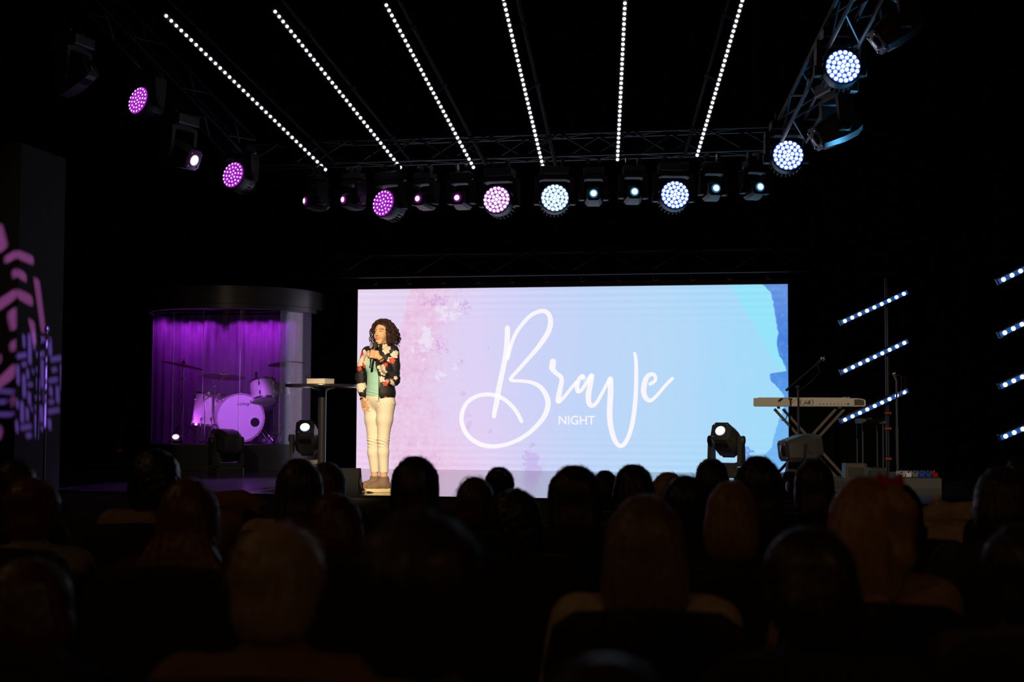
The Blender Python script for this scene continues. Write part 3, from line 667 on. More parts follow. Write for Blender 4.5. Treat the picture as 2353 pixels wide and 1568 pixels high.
for (x, y, D, aim, ln, lb) in (
    (520, 1014, 17.9, (-.55, .12, -.8), BEAM_OFF, 'grey moving spotlight on the stage floor in front of the bass drum'),
    (705, 1008, 17.9, (0.02, .62, .8), BEAM_WHITE, 'moving spotlight on the floor beside the round table, lit and facing forward'),
    (1669, 1012, 17.0, (-.42, .52, .8), BEAM_WHITE, 'lit moving spotlight on the floor in front of the screen, aimed forward'),
    (1842, 1030, 15.9, (-1, -.12, .38), BEAM_OFF, 'grey moving spotlight on the floor in front of the keyboard, aimed left')):
    moving_head('spot', P(x, y, D), aim, ln, lb, FG, floor=STAGE + 0.001, body=LAMP_GREY, scale=1.0)

# ------------------------------------------------------------------ drum booth
fr = PZ(552, 1083, STAGE); fr.y -= 0.25; RB = 1.16; BC = Vector((fr.x - 0.46, fr.y + RB, STAGE)); BACK = 0.30
zr = PY(552, 1023, fr.y).z - STAGE; zh0 = PY(552, 708, fr.y).z - STAGE; zh1 = PY(552, 655, fr.y).z - STAGE
booth = thing('drum_booth', 'rounded drum booth with clear panels, dark riser and dark header', 'booth', BC)
def arc(r, a0, a1, n): return [(r * math.cos(a), r * math.sin(a)) for a in np.linspace(a0, a1, n)]
Dpoly = lambda r, back: arc(r, PI, 2 * PI, 49) + [(r, back), (-r, back)]
BOOTHB = mat('booth_panel', (0.075, 0.072, 0.068), 0.32, 0, 0.5, noise=0.15, scale=3, stretch=(1, 1, 8))
MB().prism(Dpoly(RB, BACK + 0.1), 0.002, zr).build('riser', BOOTHB, booth, 0.5)
hd = MB().prism(Dpoly(RB + 0.02, BACK + 0.1), zh0 + 0.06, zh1); 
inner = arc(RB - 0.03, PI, 2 * PI, 49); outer = arc(RB + 0.02, PI, 2 * PI, 49)
hd.loft([[(x, y, z) for x, y in outer] for z in (zh0, zh0 + 0.07)], cap=False); hd.loft([[(x, y, z) for x, y in inner] for z in (zh0, zh0 + 0.07)], cap=False)
hd.add([(x, y, zh0) for x, y in outer] + [(x, y, zh0) for x, y in inner], [(i, i + 1, 49 + i + 1, 49 + i) for i in range(48)])
hd.build('header', BOOTHB, booth, 0.5)
# clear acrylic panels
ACR = bpy.data.materials.new('clear_acrylic'); ACR.use_nodes = True; nt = ACR.node_tree; nt.nodes.clear(); A_ = NB_(nt)
tr_ = A_.n('ShaderNodeBsdfTransparent'); gl = A_.n('ShaderNodeBsdfGlossy'); gl.inputs['Roughness'].default_value = 0.10; df = A_.n('ShaderNodeBsdfDiffuse'); df.inputs[0].default_value = (0.66, 0.56, 0.80, 1)
tr_.inputs[0].default_value = (0.93, 0.93, 0.95, 1); fz = A_.n('ShaderNodeFresnel'); fz.inputs[0].default_value = 1.45
m1 = A_.n('ShaderNodeMixShader'); nt.links.new(A_.m('MINIMUM', fz.outputs[0], 0.42), m1.inputs[0]); nt.links.new(tr_.outputs[0], m1.inputs[1]); nt.links.new(gl.outputs[0], m1.inputs[2])
m2 = A_.n('ShaderNodeMixShader'); m2.inputs[0].default_value = 0.012; nt.links.new(m1.outputs[0], m2.inputs[1]); nt.links.new(df.outputs[0], m2.inputs[2])
oo = A_.n('ShaderNodeOutputMaterial'); nt.links.new(m2.outputs[0], oo.inputs[0])
ACRF = ACR.copy(); ACRF.name = 'acrylic_reflection_tint'; [setattr(n.inputs[0], 'default_value', 0.22) for n in ACRF.node_tree.nodes if n.type == 'MIX_SHADER' and n.inputs[0].default_value < 0.1 and not n.inputs[0].is_linked]  # right panel: lilac diffuse mix stands in for the screen's reflection
EDGEM = mat('acrylic_edge', (0.5, 0.5, 0.6), 0.15, 0, 0.6)
cuts = [PI, PI * 1.17, PI * 1.36, PI * 1.5, PI * 1.64, PI * 1.80, 2 * PI]
for i in range(6):
    a0, a1 = cuts[i] + 0.006, cuts[i + 1] - 0.006; mb = MB(); r0 = RB - 0.05
    pl = arc(r0, a0, a1, 14) + list(reversed(arc(r0 - 0.008, a0, a1, 14)))
    mb.prism(pl, zr, zh0 + 0.05); o = mb.build('clear_panel', ACR if i < 5 else ACRF, booth, 0.5)
    x, y = r0 * math.cos(cuts[i + 1]), r0 * math.sin(cuts[i + 1])
    if i < 5: MB().tube((x, y, zr), (x, y, zh0 + 0.05), 0.003, n=6).build('panel_seam', EDGEM, booth)
CURT = mat('booth_curtain', (0.30, 0.26, 0.38), 0.85, 0, 0.2, noise=0.15, scale=30)
CX0 = PY(349, 850, BC.y + BACK - .06).x - BC.x; CX1 = PY(686, 850, BC.y + BACK - .06).x - BC.x; mb = MB(); n = 120; pts = []
for i in range(n + 1):
    x = CX0 + (CX1 - CX0) * i / n; pts.append((x, BACK - 0.06 + 0.022 * math.sin(i * 0.95) + 0.012 * math.sin(i * 0.37 + 1)))
mb.v = [(x, y, z) for z in (zr, zh0 + 0.1) for x, y in pts]; mb.f = [(i, i + 1, n + 2 + i, n + 1 + i) for i in range(n)]
mb.build('curtain', CURT, booth, 3.2)
# two purple light bars under the header, aimed at the curtain
PURP = mat('purple_lamp_face', (0.1, 0.02, 0.2), 0.3, emit=(0.5, 0.05, 1.0), estr=0.6)
zl = PY(530, 722, BC.y + BACK).z - STAGE
for i, x in enumerate((CX0 + 0.50, CX1 - 0.50)):
    lb_ = MB().box((x, BACK - 0.42, zl + 0.02), (0.9, 0.06, 0.06), b=0.006).build('curtain_light', BLACKMETAL, booth)
    for k in range(9): MB().lathe([(0.018, 0), (0.018, 0.008), (0.01, 0.012)], 8, Matrix.Translation((x - 0.36 + 0.09 * k, BACK - 0.39, zl + 0.01)) @ Matrix.Rotation(-PI / 2, 4, 'X')).build('led', PURP, lb_)
    a = BC + Vector((x, BACK - 0.33, zl - 0.02))
    for k in range(4):
        p = a + Vector((-0.36 + 0.24 * k, 0, 0)); lamp('curtain_lamp', 'SPOT', p, p + Vector((0, 0.27, -0.36)), 13, (0.55, 0.03, 0.80), 0.05, 84, 0.3)

# ------------------------------------------------------------------ drum kit
RT = STAGE + zr
PEARL = mat('drum_wrap', (0.72, 0.68, 0.66), 0.35, 0, 0.5, noise=0.25, scale=9)
HEADW = mat('drum_skin', (0.86, 0.83, 0.86), 0.55, 0, 0.3, noise=0.03)
HOOPW = mat('drum_hoop', (0.62, 0.55, 0.52), 0.4)
BRASS = mat('cymbal_brass', (0.34, 0.20, 0.10), 0.34, 1.0, noise=0.25, scale=40)
INK = mat('black_ink', (0.01, 0.01, 0.012), 0.6)
def axis_m(c, ax, spin=0.0):
    q = Vector(ax).normalized().to_track_quat('Z', 'Y'); return Matrix.Translation(c) @ q.to_matrix().to_4x4() @ Matrix.Rotation(spin, 4, 'Z')
def drum_parts(root, M, r, h, nl, metal_hoop=True, front=HEADW, wrap=PEARL):
    """M maps a local drum (axis Z, h tall, centred) into the root's frame."""
    MB().lathe([(r - 0.006, -h / 2), (r, -h / 2 + 0.004), (r, h / 2 - 0.004), (r - 0.006, h / 2)], 40, M).build('shell', wrap, root, 0.6)
    for sgn, nm in ((1, 'batter_head'), (-1, 'bottom_head')):
        hz = sgn * (h / 2 + 0.004)
        MB().lathe([(r - 0.002, hz - 0.003), (r - 0.004, hz + 0.003)], 40, M).build(nm, front, root, 0.6)
        z0 = sgn * (h / 2 - 0.012); z1 = sgn * (h / 2 + 0.014)
        mb = MB().lathe([(r + 0.004, min(z0, z1)), (r + 0.016, min(z0, z1)), (r + 0.016, max(z0, z1)), (r + 0.004, max(z0, z1))], 40, M, cap=False)
        mb.build('hoop', CHROME if metal_hoop else HOOPW, root, 0.6)
        for k in range(nl):
            a = 2 * PI * k / nl
            L_ = MB().box((r + 0.012, 0, sgn * (h / 2 - 0.07)), (0.024, 0.02, 0.05), M @ Matrix.Rotation(a, 4, 'Z'), b=0.005)
            L_.tube((r + 0.020, 0, sgn * (h / 2 - 0.05)), (r + 0.020, 0, sgn * (h / 2 + 0.016)), 0.0045, n=6, M=M @ Matrix.Rotation(a, 4, 'Z'))
            L_.ball((r + 0.020, 0, sgn * (h / 2 + 0.016)), 0.008, 8, M @ Matrix.Rotation(a, 4, 'Z'))
            L_.build('lug', CHROME, root, 0.6)
DY = BC.y - 0.42
# bass drum
kc = PY(552.5, 969, DY - 0.22); kr = 56.5 * depth(kc) / F
kc.z = RT + kr + 0.022
tocam = (CAM - kc); tocam.z = 0; tocam.normalize(); kax = Matrix.Rotation(math.radians(14), 3, 'Z') @ tocam
kd = thing('bass_drum', 'large bass drum with white front skin and a round port hole', 'drum', (kc.x, kc.y, RT), group='drum kit pieces')
KM = axis_m(Vector((0, 0, kc.z - RT)) - kax * 0.18, kax)
drum_parts(kd, KM, kr - 0.016, 0.36, 8, False)
fz_ = 0.36 / 2 + 0.0085
up2 = KM.inverted().to_3x3() @ Vector((0, 0, 1)); ang = math.atan2(up2.y, up2.x) - PI / 2
KF = KM @ Matrix.Rotation(ang, 4, 'Z')                       # local x = left/right of the face, y = up
rt_ = KF.to_3x3() @ Vector((1, 0, 0)); sx = 1 if rt_.dot(RIGHT) > 0 else -1
ppm = F / depth(kc)
MB().lathe([(0.088, fz_), (0.088, fz_ + 0.002)], 32, KF @ Matrix.Translation((sx * 33.5 / ppm, -10.0 / ppm, 0))).build('port_ring', mat('port_ring_white', (0.95, 0.93, 0.97), 0.4), kd)
MB().lathe([(0.062, fz_), (0.062, fz_ + 0.004)], 32, KF @ Matrix.Translation((sx * 33.5 / ppm, -10.0 / ppm, 0))).build('port_hole', BLACKPAINT, kd)
text_mesh('Ludwig', 'lettering', INK, kd, 28.5 / ppm, 9.5 / ppm, KF @ Matrix.Translation((sx * 6.0 / ppm, 31.5 / ppm, fz_ + 0.0025)) @ Matrix.Rotation(0 if sx > 0 else PI, 4, 'Y'), shear=0.35)
for i in (-1, 1):
    MB().tube(KF @ Vector((i * (kr - 0.05), -kr * 0.4, 0.05)), KF @ Vector((i * (kr + 0.08), -kr - 0.0, 0.12)), 0.009).build('spur', CHROME, kd, True)
# floor tom
fc = PY(480, 943, DY + 0.05); fpp = F / depth(fc)
ft = thing('floor_tom', 'pearl floor tom standing on thin legs left of the bass drum', 'drum', (fc.x, fc.y, RT), group='drum kit pieces')
FM = Matrix.Translation((0, 0, fc.z - RT)) @ Matrix.Rotation(math.radians(4), 4, 'Y') @ Matrix.Rotation(math.radians(-5), 4, 'X')
drum_parts(ft, FM, 34.5 / fpp, 72 / fpp, 8)
for k in range(3):
    a = 0.7 + 2 * PI * k / 3; r = 34.5 / fpp + 0.03
    mb = MB().path([(r * math.cos(a), r * math.sin(a), fc.z - RT + 0.1), (r * math.cos(a), r * math.sin(a), 0.12), ((r + .03) * math.cos(a), (r + .03) * math.sin(a), 0.05), ((r + .01) * math.cos(a), (r + .01) * math.sin(a), 0.012)], 0.007, 6)
    lg = mb.build('leg', CHROME, ft, True); MB().ball(((r + .01) * math.cos(a), (r + .01) * math.sin(a), 0.014), 0.014, 8).build('foot', RUBBER, lg)
# rack tom on a post
rc = PY(605, 902, DY - 0.0); rpp = F / depth(rc)
rt2 = thing('rack_tom', 'pearl tom tilted forward above the bass drum', 'drum', (rc.x, rc.y, RT), group='drum kit pieces')
rax = (Vector((0, 0, 1)) * 0.90 + RIGHT * -0.17 - FWD * -0.36).normalized()
RM = axis_m(Vector((0, 0, rc.z - RT)), rax)
drum_parts(rt2, RM, 29 / rpp, 46 / rpp, 6)
MB().path([(0.05, 0.17, rc.z - RT - 0.02), (0.06, 0.27, rc.z - RT - 0.05), (0.06, 0.27, 0.10), (0.06, 0.27, 0.012)], 0.012, 8).build('post', CHROME, rt2, True)
for k in range(3):
    a = 0.4 + 2 * PI * k / 3; MB().tube((0.06, 0.27, 0.16), (0.06 + 0.22 * math.cos(a), 0.27 + 0.22 * math.sin(a), 0.012), 0.008).build('leg', CHROME, rt2, True)
# snare with stand
sc_ = PY(642, 893, DY + 0.22)
sn = thing('snare_drum', 'chrome snare drum half hidden behind the tilted tom', 'drum', (sc_.x, sc_.y, RT), group='drum kit pieces')
drum_parts(sn, Matrix.Translation((0, 0, sc_.z - RT)), 0.175, 0.14, 6, wrap=CHROME)
MB().tube((0, 0, 0.02), (0, 0, sc_.z - RT - 0.09), 0.012).build('post', CHROME, sn, True)
for k in range(3):
    a = 1 + 2 * PI * k / 3; MB().tube((0, 0, 0.2), (0.22 * math.cos(a), 0.22 * math.sin(a), 0.012), 0.008).build('leg', CHROME, sn, True)
    MB().path([(0, 0, sc_.z - RT - 0.12), (0.15 * math.cos(a), 0.15 * math.sin(a), sc_.z - RT - 0.10), (0.185 * math.cos(a), 0.185 * math.sin(a), sc_.z - RT - 0.06)], 0.008, 6).build('basket_arm', CHROME, sn, True)
# cymbals
def cymbal_stand(label, tip, r, tiltv, base, legr=0.26, boom=None, second=False):
    tip = Vector(tip); root = thing('cymbal_stand', label, 'cymbal', (base[0], base[1], RT), group='drum kit pieces')
    o = Vector((base[0], base[1], RT)); tl_ = tip - o; M = axis_m(tl_, tiltv)
    MB().lathe([(r, 0.0), (r, 0.003), (r * .6, 0.016), (r * .22, 0.026), (r * .16, 0.040), (0.012, 0.048), (0.006, 0.050), (0.006, 0.044), (r * .16, 0.036), (r * .22, 0.022), (r * .6, 0.012)], 40, M, cap=False).build('cymbal', BRASS, root, 0.8)
    if second: MB().lathe([(r, 0.0), (r, -0.003), (r * .6, -0.016), (r * .2, -0.026), (0.012, -0.045), (0.006, -0.04), (r * .6, -0.011)], 40, M @ Matrix.Translation((0, 0, -0.02)), cap=False).build('cymbal', BRASS, root, 0.8)
    MB().tube(M @ Vector((0, 0, 0.04)), M @ Vector((0, 0, 0.10)), 0.006).build('wing_nut', CHROME, root, True)
    MB().lathe([(0.018, 0.045), (0.022, 0.06), (0.012, 0.07)], 12, M).build('felt', RUBBER, root, True)
    mb = MB(); zc = tl_.z
    if boom:
        j = Vector((0, 0, boom)); mb.tube((0, 0, 0.05), j, 0.011); e = tl_ + (tl_ - j) * -0.0; dr = (e - j).normalized()
        mb.build('post', CHROME, root, True); MB().tube(j - dr * 0.20, e, 0.007).build('boom_arm', CHROME, root, True); MB().ball(j, 0.022, 10).build('clamp', CHROME, root, True)
    else:
        mb.tube((0, 0, 0.05), (0, 0, 0.62 * zc), 0.013); mb.tube((0, 0, 0.6 * zc), tl_, 0.008); mb.build('post', CHROME, root, True)
        for k in (0.45, 0.62, 0.83): MB().lathe([(0.02, -0.02), (0.024, 0), (0.02, 0.02)], 12, Matrix.Translation((0, 0, k * zc))).build('clamp', CHROME, root, True)
    for k in range(3):
        a = 0.5 + 2 * PI * k / 3; c_, s2 = math.cos(a), math.sin(a)
        lg = MB().path([(0, 0, 0.27), (legr * .5 * c_, legr * .5 * s2, 0.2), (legr * c_, legr * s2, 0.018)], 0.009, 6).build('leg', CHROME, root, True)
        MB().tube((0, 0, 0.08), (legr * .62 * c_, legr * .62 * s2, 0.155), 0.006).build('brace', CHROME, lg, True)
        MB().ball((legr * c_, legr * s2, 0.018), 0.018, 8).build('foot', RUBBER, lg)
p = PY(420, 841, DY + 0.05); b0 = PY(419, 980, DY + 0.05)
cymbal_stand('crash cymbal on a straight chrome stand, leftmost in the drum booth', p, 50.5 / (F / depth(p)), Vector((0.17, 0.10, 1)), b0)
p = PY(514, 867, DY - 0.30); b0 = PY(491, 980, DY - 0.30)
cymbal_stand('wide cymbal on a boom arm above the floor tom', p, 51 / (F / depth(p)), Vector((0.0, 0.12, 1)), b0, 0.2, boom=PY(491, 886, DY - 0.30).z - RT)
p = PY(658, 838, DY + 0.10); b0 = PY(658, 980, DY + 0.10)
cymbal_stand('small cymbal on a chrome stand at the right of the booth', p, 42 / (F / depth(p)), Vector((-0.10, 0.08, 1)), b0)
p = PY(690, 868, DY + 0.35); b0 = PY(682, 980, DY + 0.35)
cymbal_stand('pair of hi-hat cymbals close to the right clear panel', p, 0.16, Vector((-0.05, 0.0, 1)), (p.x, p.y, 0), 0.2, second=True)
# drum stool
q = PY(600, 950, DY + 0.62); dt = thing('drum_stool', 'black round drum stool behind the kit', 'stool', (q.x, q.y, RT))
MB().lathe([(0.13, 0.40), (0.16, 0.41), (0.165, 0.45), (0.14, 0.475)], 24).build('seat', BLACKPLASTIC, dt, True); MB().tube((0, 0, 0.15), (0, 0, 0.40), 0.015).build('post', CHROME, dt, True)
for k in range(3):
    a = 2 * PI * k / 3; MB().tube((0, 0, 0.24), (0.2 * math.cos(a), 0.2 * math.sin(a), 0.01), 0.009).build('leg', CHROME, dt, True)
# drum microphones on small stands
def clip_mic(px, py, Y, lb):
    q = PY(px, py, Y); t = thing('drum_microphone', lb, 'microphone', (q.x, q.y, RT))
    MB().path([(0, 0, 0.0), (0, 0, q.z - RT - 0.09), (0.0, -0.02, q.z - RT - 0.04)], 0.006, 6).build('stand', BLACKMETAL, t, True)
    MB().lathe([(0.10, 0), (0.10, 0.012), (0.02, 0.02)], 16).build('base', BLACKMETAL, t, True)
    MB().lathe([(0.014, -0.06), (0.02, 0.0), (0.022, 0.03), (0.012, 0.045)], 12, Matrix.Translation((0, -0.02, q.z - RT))).build('capsule', BLACKPLASTIC, t, True)
q = PY(404, 1003, BC.y - 0.75); upl = thing('floor_uplight', 'glaring magenta floor lamp at the left foot of the drum kit', 'stage light', (q.x, q.y, RT + 0.001))
MB().box((0, 0, 0.03), (0.16, 0.10, 0.05), b=0.01).build('base', BLACKPLASTIC, upl); MB().lathe([(0.05, 0), (0.06, 0.05), (0.05, 0.055)], 18, Matrix.Translation((0, 0.0, 0.055)) @ Matrix.Rotation(-0.9, 4, 'X')).build('housing', BLACKPLASTIC, upl, True)
MB().lathe([(0.045, 0.055), (0.03, 0.062)], 18, Matrix.Translation((0, 0.0, 0.055)) @ Matrix.Rotation(0.35, 4, 'Y') @ Matrix.Rotation(0.75, 4, 'X')).build('lens', mat('uplight_lens', (1, 1, 1), 0.4, emit=(1.0, 0.45, 1.0), estr=4.0), upl, True)
lamp('uplight_lamp', 'SPOT', q + Vector((0.05, 0.06, 0.16)), PY(530, 930, BC.y - 0.4), 6, (0.62, 0.10, 1.0), 0.04, 110, 0.7)
clip_mic(590, 862, DY + 0.40, 'small black microphone standing above the tilted tom')

# ------------------------------------------------------------------ high round table with a box on it
tc0 = P(741, 886, 15.6); TZ = 1.83
tb_ = thing('high_round_table', 'tall black round table on a slim column beside the woman', 'table', (tc0.x, tc0.y, STAGE))
TZ = tc0.z + 0.01; h = TZ - STAGE; TBL = mat('table_black', (0.018, 0.017, 0.018), 0.22, 0, 0.6)
MB().lathe([(0.37, h - 0.035), (0.405, h - 0.028), (0.41, h - 0.012), (0.405, h)], 48).build('tabletop', TBL, tb_, 0.8)
MB().lathe([(0.044, 0.03), (0.044, h - 0.075), (0.07, h - 0.055), (0.13, h - 0.04), (0.13, h - 0.03)], 28).build('column', TBL, tb_, 0.6)
MB().lathe([(0.30, 0.0), (0.30, 0.012), (0.10, 0.03), (0.05, 0.06)], 40).build('base', TBL, tb_, 0.6)
bx = thing('book_box', 'flat cream box with a small brown mark lying on the tall table', 'box', (tc0.x - 0.03, tc0.y + 0.02, TZ + 0.0005), math.radians(-24) + YAW)
CREAM = mat('cream_card', (0.78, 0.66, 0.50), 0.6, 0, 0.3, noise=0.06)
MB().box((0, 0, 0.0275), (0.23, 0.20, 0.055), b=0.002).build('body', CREAM, bx); MB().box((0, 0, 0.059), (0.236, 0.206, 0.008), b=0.002).build('lid', CREAM, bx)
MB().prism([(0.01, 0), (0.05, .005), (0.03, .018), (0.05, .03), (0.02, .022), (0.0, .035), (0.004, .015)], -0.001, 0.0, Matrix.Translation((-0.1155, -0.02, 0.012)) @ Matrix.Rotation(-PI / 2, 4, 'Z'), 'y').build('mark', mat('brown_ink', (0.12, 0.06, 0.03), 0.6), bx)

# ------------------------------------------------------------------ keyboard, stands and small gear on the right
KD = 17.2
ka = P(1732, 919, KD); kb = P(1988, 920, KD - 0.25); kmid = (ka + kb) / 2; kdir = (kb - ka); kdir.z = 0; kL = kdir.length; kdir.normalize(); krz = math.atan2(kdir.y, kdir.x)
kz = kmid.z; kh = 19.0 * KD / F
XS = thing('keyboard_stand', 'dark double-braced X stand under the stage keyboard', 'stand', (kmid.x, kmid.y, STAGE), krz)
hs = kz - kh / 2 - STAGE - 0.03; sp = 0.36
STEEL = mat('stand_bronze', (0.13, 0.10, 0.075), 0.4, 0.3)
for y, ox in ((-0.12, -0.05), (-0.055, 0.05)):
    for i in (-1, 1):
        MB().box((0, 0, 0), (0.034, 0.03, math.hypot(2 * sp, hs - 0.06)), Matrix.Translation((ox, y + (0.033 if i > 0 else 0), 0.03 + (hs - 0.06) / 2)) @ Matrix.Rotation(i * math.atan2(2 * sp, hs - 0.06), 4, 'Y'), b=0.003).build('brace_bar', STEEL, XS)
for i in (-1, 1):
    MB().box((i * sp, -0.02, hs - 0.014), (0.035, 0.42, 0.026), b=0.004).build('support_arm', BLACKMETAL, XS)
    MB().box((i * sp, -0.02, 0.016), (0.035, 0.46, 0.03), b=0.004).build('foot', RUBBER, XS)
MB().lathe([(0.035, -0.05), (0.035, 0.05)], 14, Matrix.Translation((0, -0.08, hs / 2)) @ Matrix.Rotation(PI / 2, 4, 'X')).build('hub', BLACKMETAL, XS)
KB = thing('stage_keyboard', 'long white stage keyboard on an X stand, back panel toward us', 'keyboard', (kmid.x, kmid.y, STAGE + hs), krz)
WHITEK = mat('keyboard_white', (0.90, 0.82, 0.70), 0.45, 0, 0.4, noise=0.05)
e0 = -kL / 2; e1 = kL / 2; cap = 0.135
MB().box(((e0 + e1 - cap) / 2, 0, kh / 2), (kL - cap, 0.30, kh), b=0.006).build('body', WHITEK, KB)
MB().prism([(e1 - cap + .001, 0.0), (e1 - 0.012, 0.004), (e1, 0.02), (e1 - 0.004, kh - 0.02), (e1 - 0.06, kh - 0.004), (e1 - cap + .001, kh)], -0.15, 0.15, None, 'y').build('end_frame', WHITEK, KB)
MB().prism([(e1 - cap + .003, 0.014), (e1 - 0.025, 0.016), (e1 - 0.018, 0.03), (e1 - 0.022, kh - 0.026), (e1 - 0.065, kh - 0.013), (e1 - cap + .003, kh - 0.016)], -0.152, -0.149, None, 'y').build('end_cheek', mat('walnut', (0.09, 0.045, 0.03), 0.5), KB)
for i in range(9): MB().lathe([(0.006, 0), (0.006, 0.006)], 8, Matrix.Translation((e1 - cap - 0.06 - 0.042 * i, -0.1505, 0.030)) @ Matrix.Rotation(PI / 2, 4, 'X')).build('socket', INK, KB)
MB().box((e1 - cap - 0.07, -0.151, 0.032), (0.016, 0.004, 0.018)).build('power_inlet', INK, KB)
for i in range(3): MB().lathe([(0.009, 0), (0.008, 0.016)], 10, Matrix.Translation((e1 - cap - 0.05 - 0.03 * i, -0.06, kh))).build('knob', CHROME, KB)
for i in range(36):
    MB().box((e0 + 0.05 + (kL - cap - 0.1) * (i + .5) / 36, 0.11, kh + 0.004), ((kL - cap - 0.1) / 36 - 0.002, 0.075, 0.012)).build('key', mat('key_ivory', (0.8, 0.8, 0.76), 0.3) if i == 0 else bpy.data.materials['key_ivory'], KB)
def handmark(pts, par, w=0.004):
    MB().path([(x, -0.1515, z) for x, z in pts], w, 5).build('marking', INK, par)
mx0 = (1855 - 1732) / 256 * kL + e0
handmark([(mx0 - 0.065, 0.085), (mx0 - 0.08, 0.05), (mx0 - 0.065, 0.015)], KB); handmark([(mx0 + 0.06, 0.085), (mx0 + 0.072, 0.05), (mx0 + 0.06, 0.015)], KB)
handmark([(mx0 - 0.045, 0.015), (mx0 - 0.01, 0.075), (mx0 + 0.0, 0.02)], KB); handmark([(mx0 - 0.03, 0.04), (mx0 + 0.045, 0.045)], KB); handmark([(mx0 + 0.015, 0.075), (mx0 + 0.035, 0.02)], KB); handmark([(mx0 + 0.04, 0.078), (mx0 + 0.008, 0.02)], KB)
MB().path([(e0 + 0.37, -0.12, -0.03), (e0 + 0.40, -0.13, -0.09), (e0 + 0.38, -0.13, -0.15), (e0 + 0.33, -0.13, -0.17)], 0.006, 6).build('loose_cable', INK, KB, True)
# boom microphone stand in front of the keyboard
mp_ = P(1835, 915, 16.55)
ms = thing('boom_microphone_stand', 'black boom microphone stand rising in front of the white keyboard', 'microphone stand', (mp_.x, mp_.y, STAGE))
top = P(1834, 890, 16.55) - Vector((mp_.x, mp_.y, STAGE)); e = P(1880, 834, 16.45) - ms.location; tail = P(1806, 898, 16.6) - ms.location
MB().tube((0, 0, 0.02), top, 0.011).build('post', BLACKMETAL, ms, True); MB().tube(tail, e, 0.008).build('boom_arm', BLACKMETAL, ms, True); MB().ball(top, 0.025, 10).build('clutch', BLACKPLASTIC, ms, True); MB().tube(tail, tail + (e - tail) * 0.1, 0.014).build('counterweight', BLACKPLASTIC, ms, True)
dr = (e - tail).normalized(); md = MB().tube(e - dr * 0.02, e + dr * 0.06, 0.012, 0.016); md.build('microphone_body', BLACKMETAL, ms, True); MB().ball(e + dr * 0.075, 0.026, 12).build('microphone_grille', CHROME, ms, True)
MB().path([e + dr * -.02, e + Vector((0.02, 0, -0.10)), e + Vector((-0.06, 0, -0.20)), top + Vector((0.01, -.01, -0.05)), top + Vector((0.015, -0.01, -0.5)), (0.015, -0.01, 0.1)], 0.004, 5).build('cable', RUBBER, ms, True)
for k in range(3):
    a = 0.3 + 2 * PI * k / 3; MB().tube((0, 0, 0.10), (0.30 * math.cos(a), 0.30 * math.sin(a), 0.012), 0.008).build('leg', BLACKMETAL, ms, True)
# straight microphone stand further right
mp_ = P(2062, 1000, 15.9); m2_ = thing('microphone_stand', 'slim microphone stand with a red cable beside the pedal board', 'microphone stand', (mp_.x, mp_.y, STAGE))
top = P(2060, 874, 15.9) - m2_.location; GREYST = mat('stand_grey', (0.10, 0.095, 0.09), 0.4, 0.3)
MB().tube((0, 0, 0.02), top, 0.011).build('post', GREYST, m2_, True); MB().tube((0, 0, 0.02), top * 0.55, 0.015).build('lower_tube', GREYST, m2_, True); MB().lathe([(0.14, 0), (0.14, 0.015), (0.03, 0.03)], 24).build('base', BLACKMETAL, m2_, True)
MB().tube(top, top + Vector((-0.012, -0.01, 0.05)), 0.014).build('clip', CHROME, m2_, True); MB().tube(top + Vector((-0.016, -0.015, 0.03)), top + Vector((-0.03, -0.04, 0.075)), 0.014, 0.02).build('microphone_body', mat('brass_mic', (0.6, 0.45, 0.25), 0.25, 0.8), m2_, True)
MB().path([top + Vector((0.0, 0, 0.06)), top + Vector((0.05, 0, 0.04)), top + Vector((0.055, 0, -0.05)), top + Vector((0.03, 0, -0.16)), top + Vector((0.012, -.012, -0.2))], 0.004, 5).build('cable', mat('red_cable', (0.10, 0.015, 0.01), 0.5), m2_, True)
MB().path([top + Vector((0.01, 0, 0.06)), top + Vector((0.09, 0, 0.02)), top + Vector((0.10, 0, -0.06)), top + Vector((0.05, 0, -0.17)), top + Vector((0.012, -.012, -0.22))], 0.004, 5).build('cable', RUBBER, m2_, True)
# narrow stand table
q0 = P(1999, 968, 17.6); sdt = thing('stand_table', 'small box-shaped instrument on thin legs behind the slanted LED bars', 'stand', (q0.x, q0.y, STAGE), YAW)
hh = q0.z - STAGE; MB().box((0, 0, hh), (0.29, 0.36, 0.065), b=0.004).build('top', mat('stand_top', (0.10, 0.085, 0.07), 0.5), sdt); MB().box((0.04, -0.05, hh + 0.037), (0.19, 0.2, 0.01)).build('plate', CHROME, sdt)
for i, j in ((-1, -1), (1, -1), (-1, 1), (1, 1)): MB().tube((i * 0.125, j * 0.14, 0), (i * 0.125, j * 0.14, hh - 0.03), 0.009).build('leg', GREYST, sdt, True)
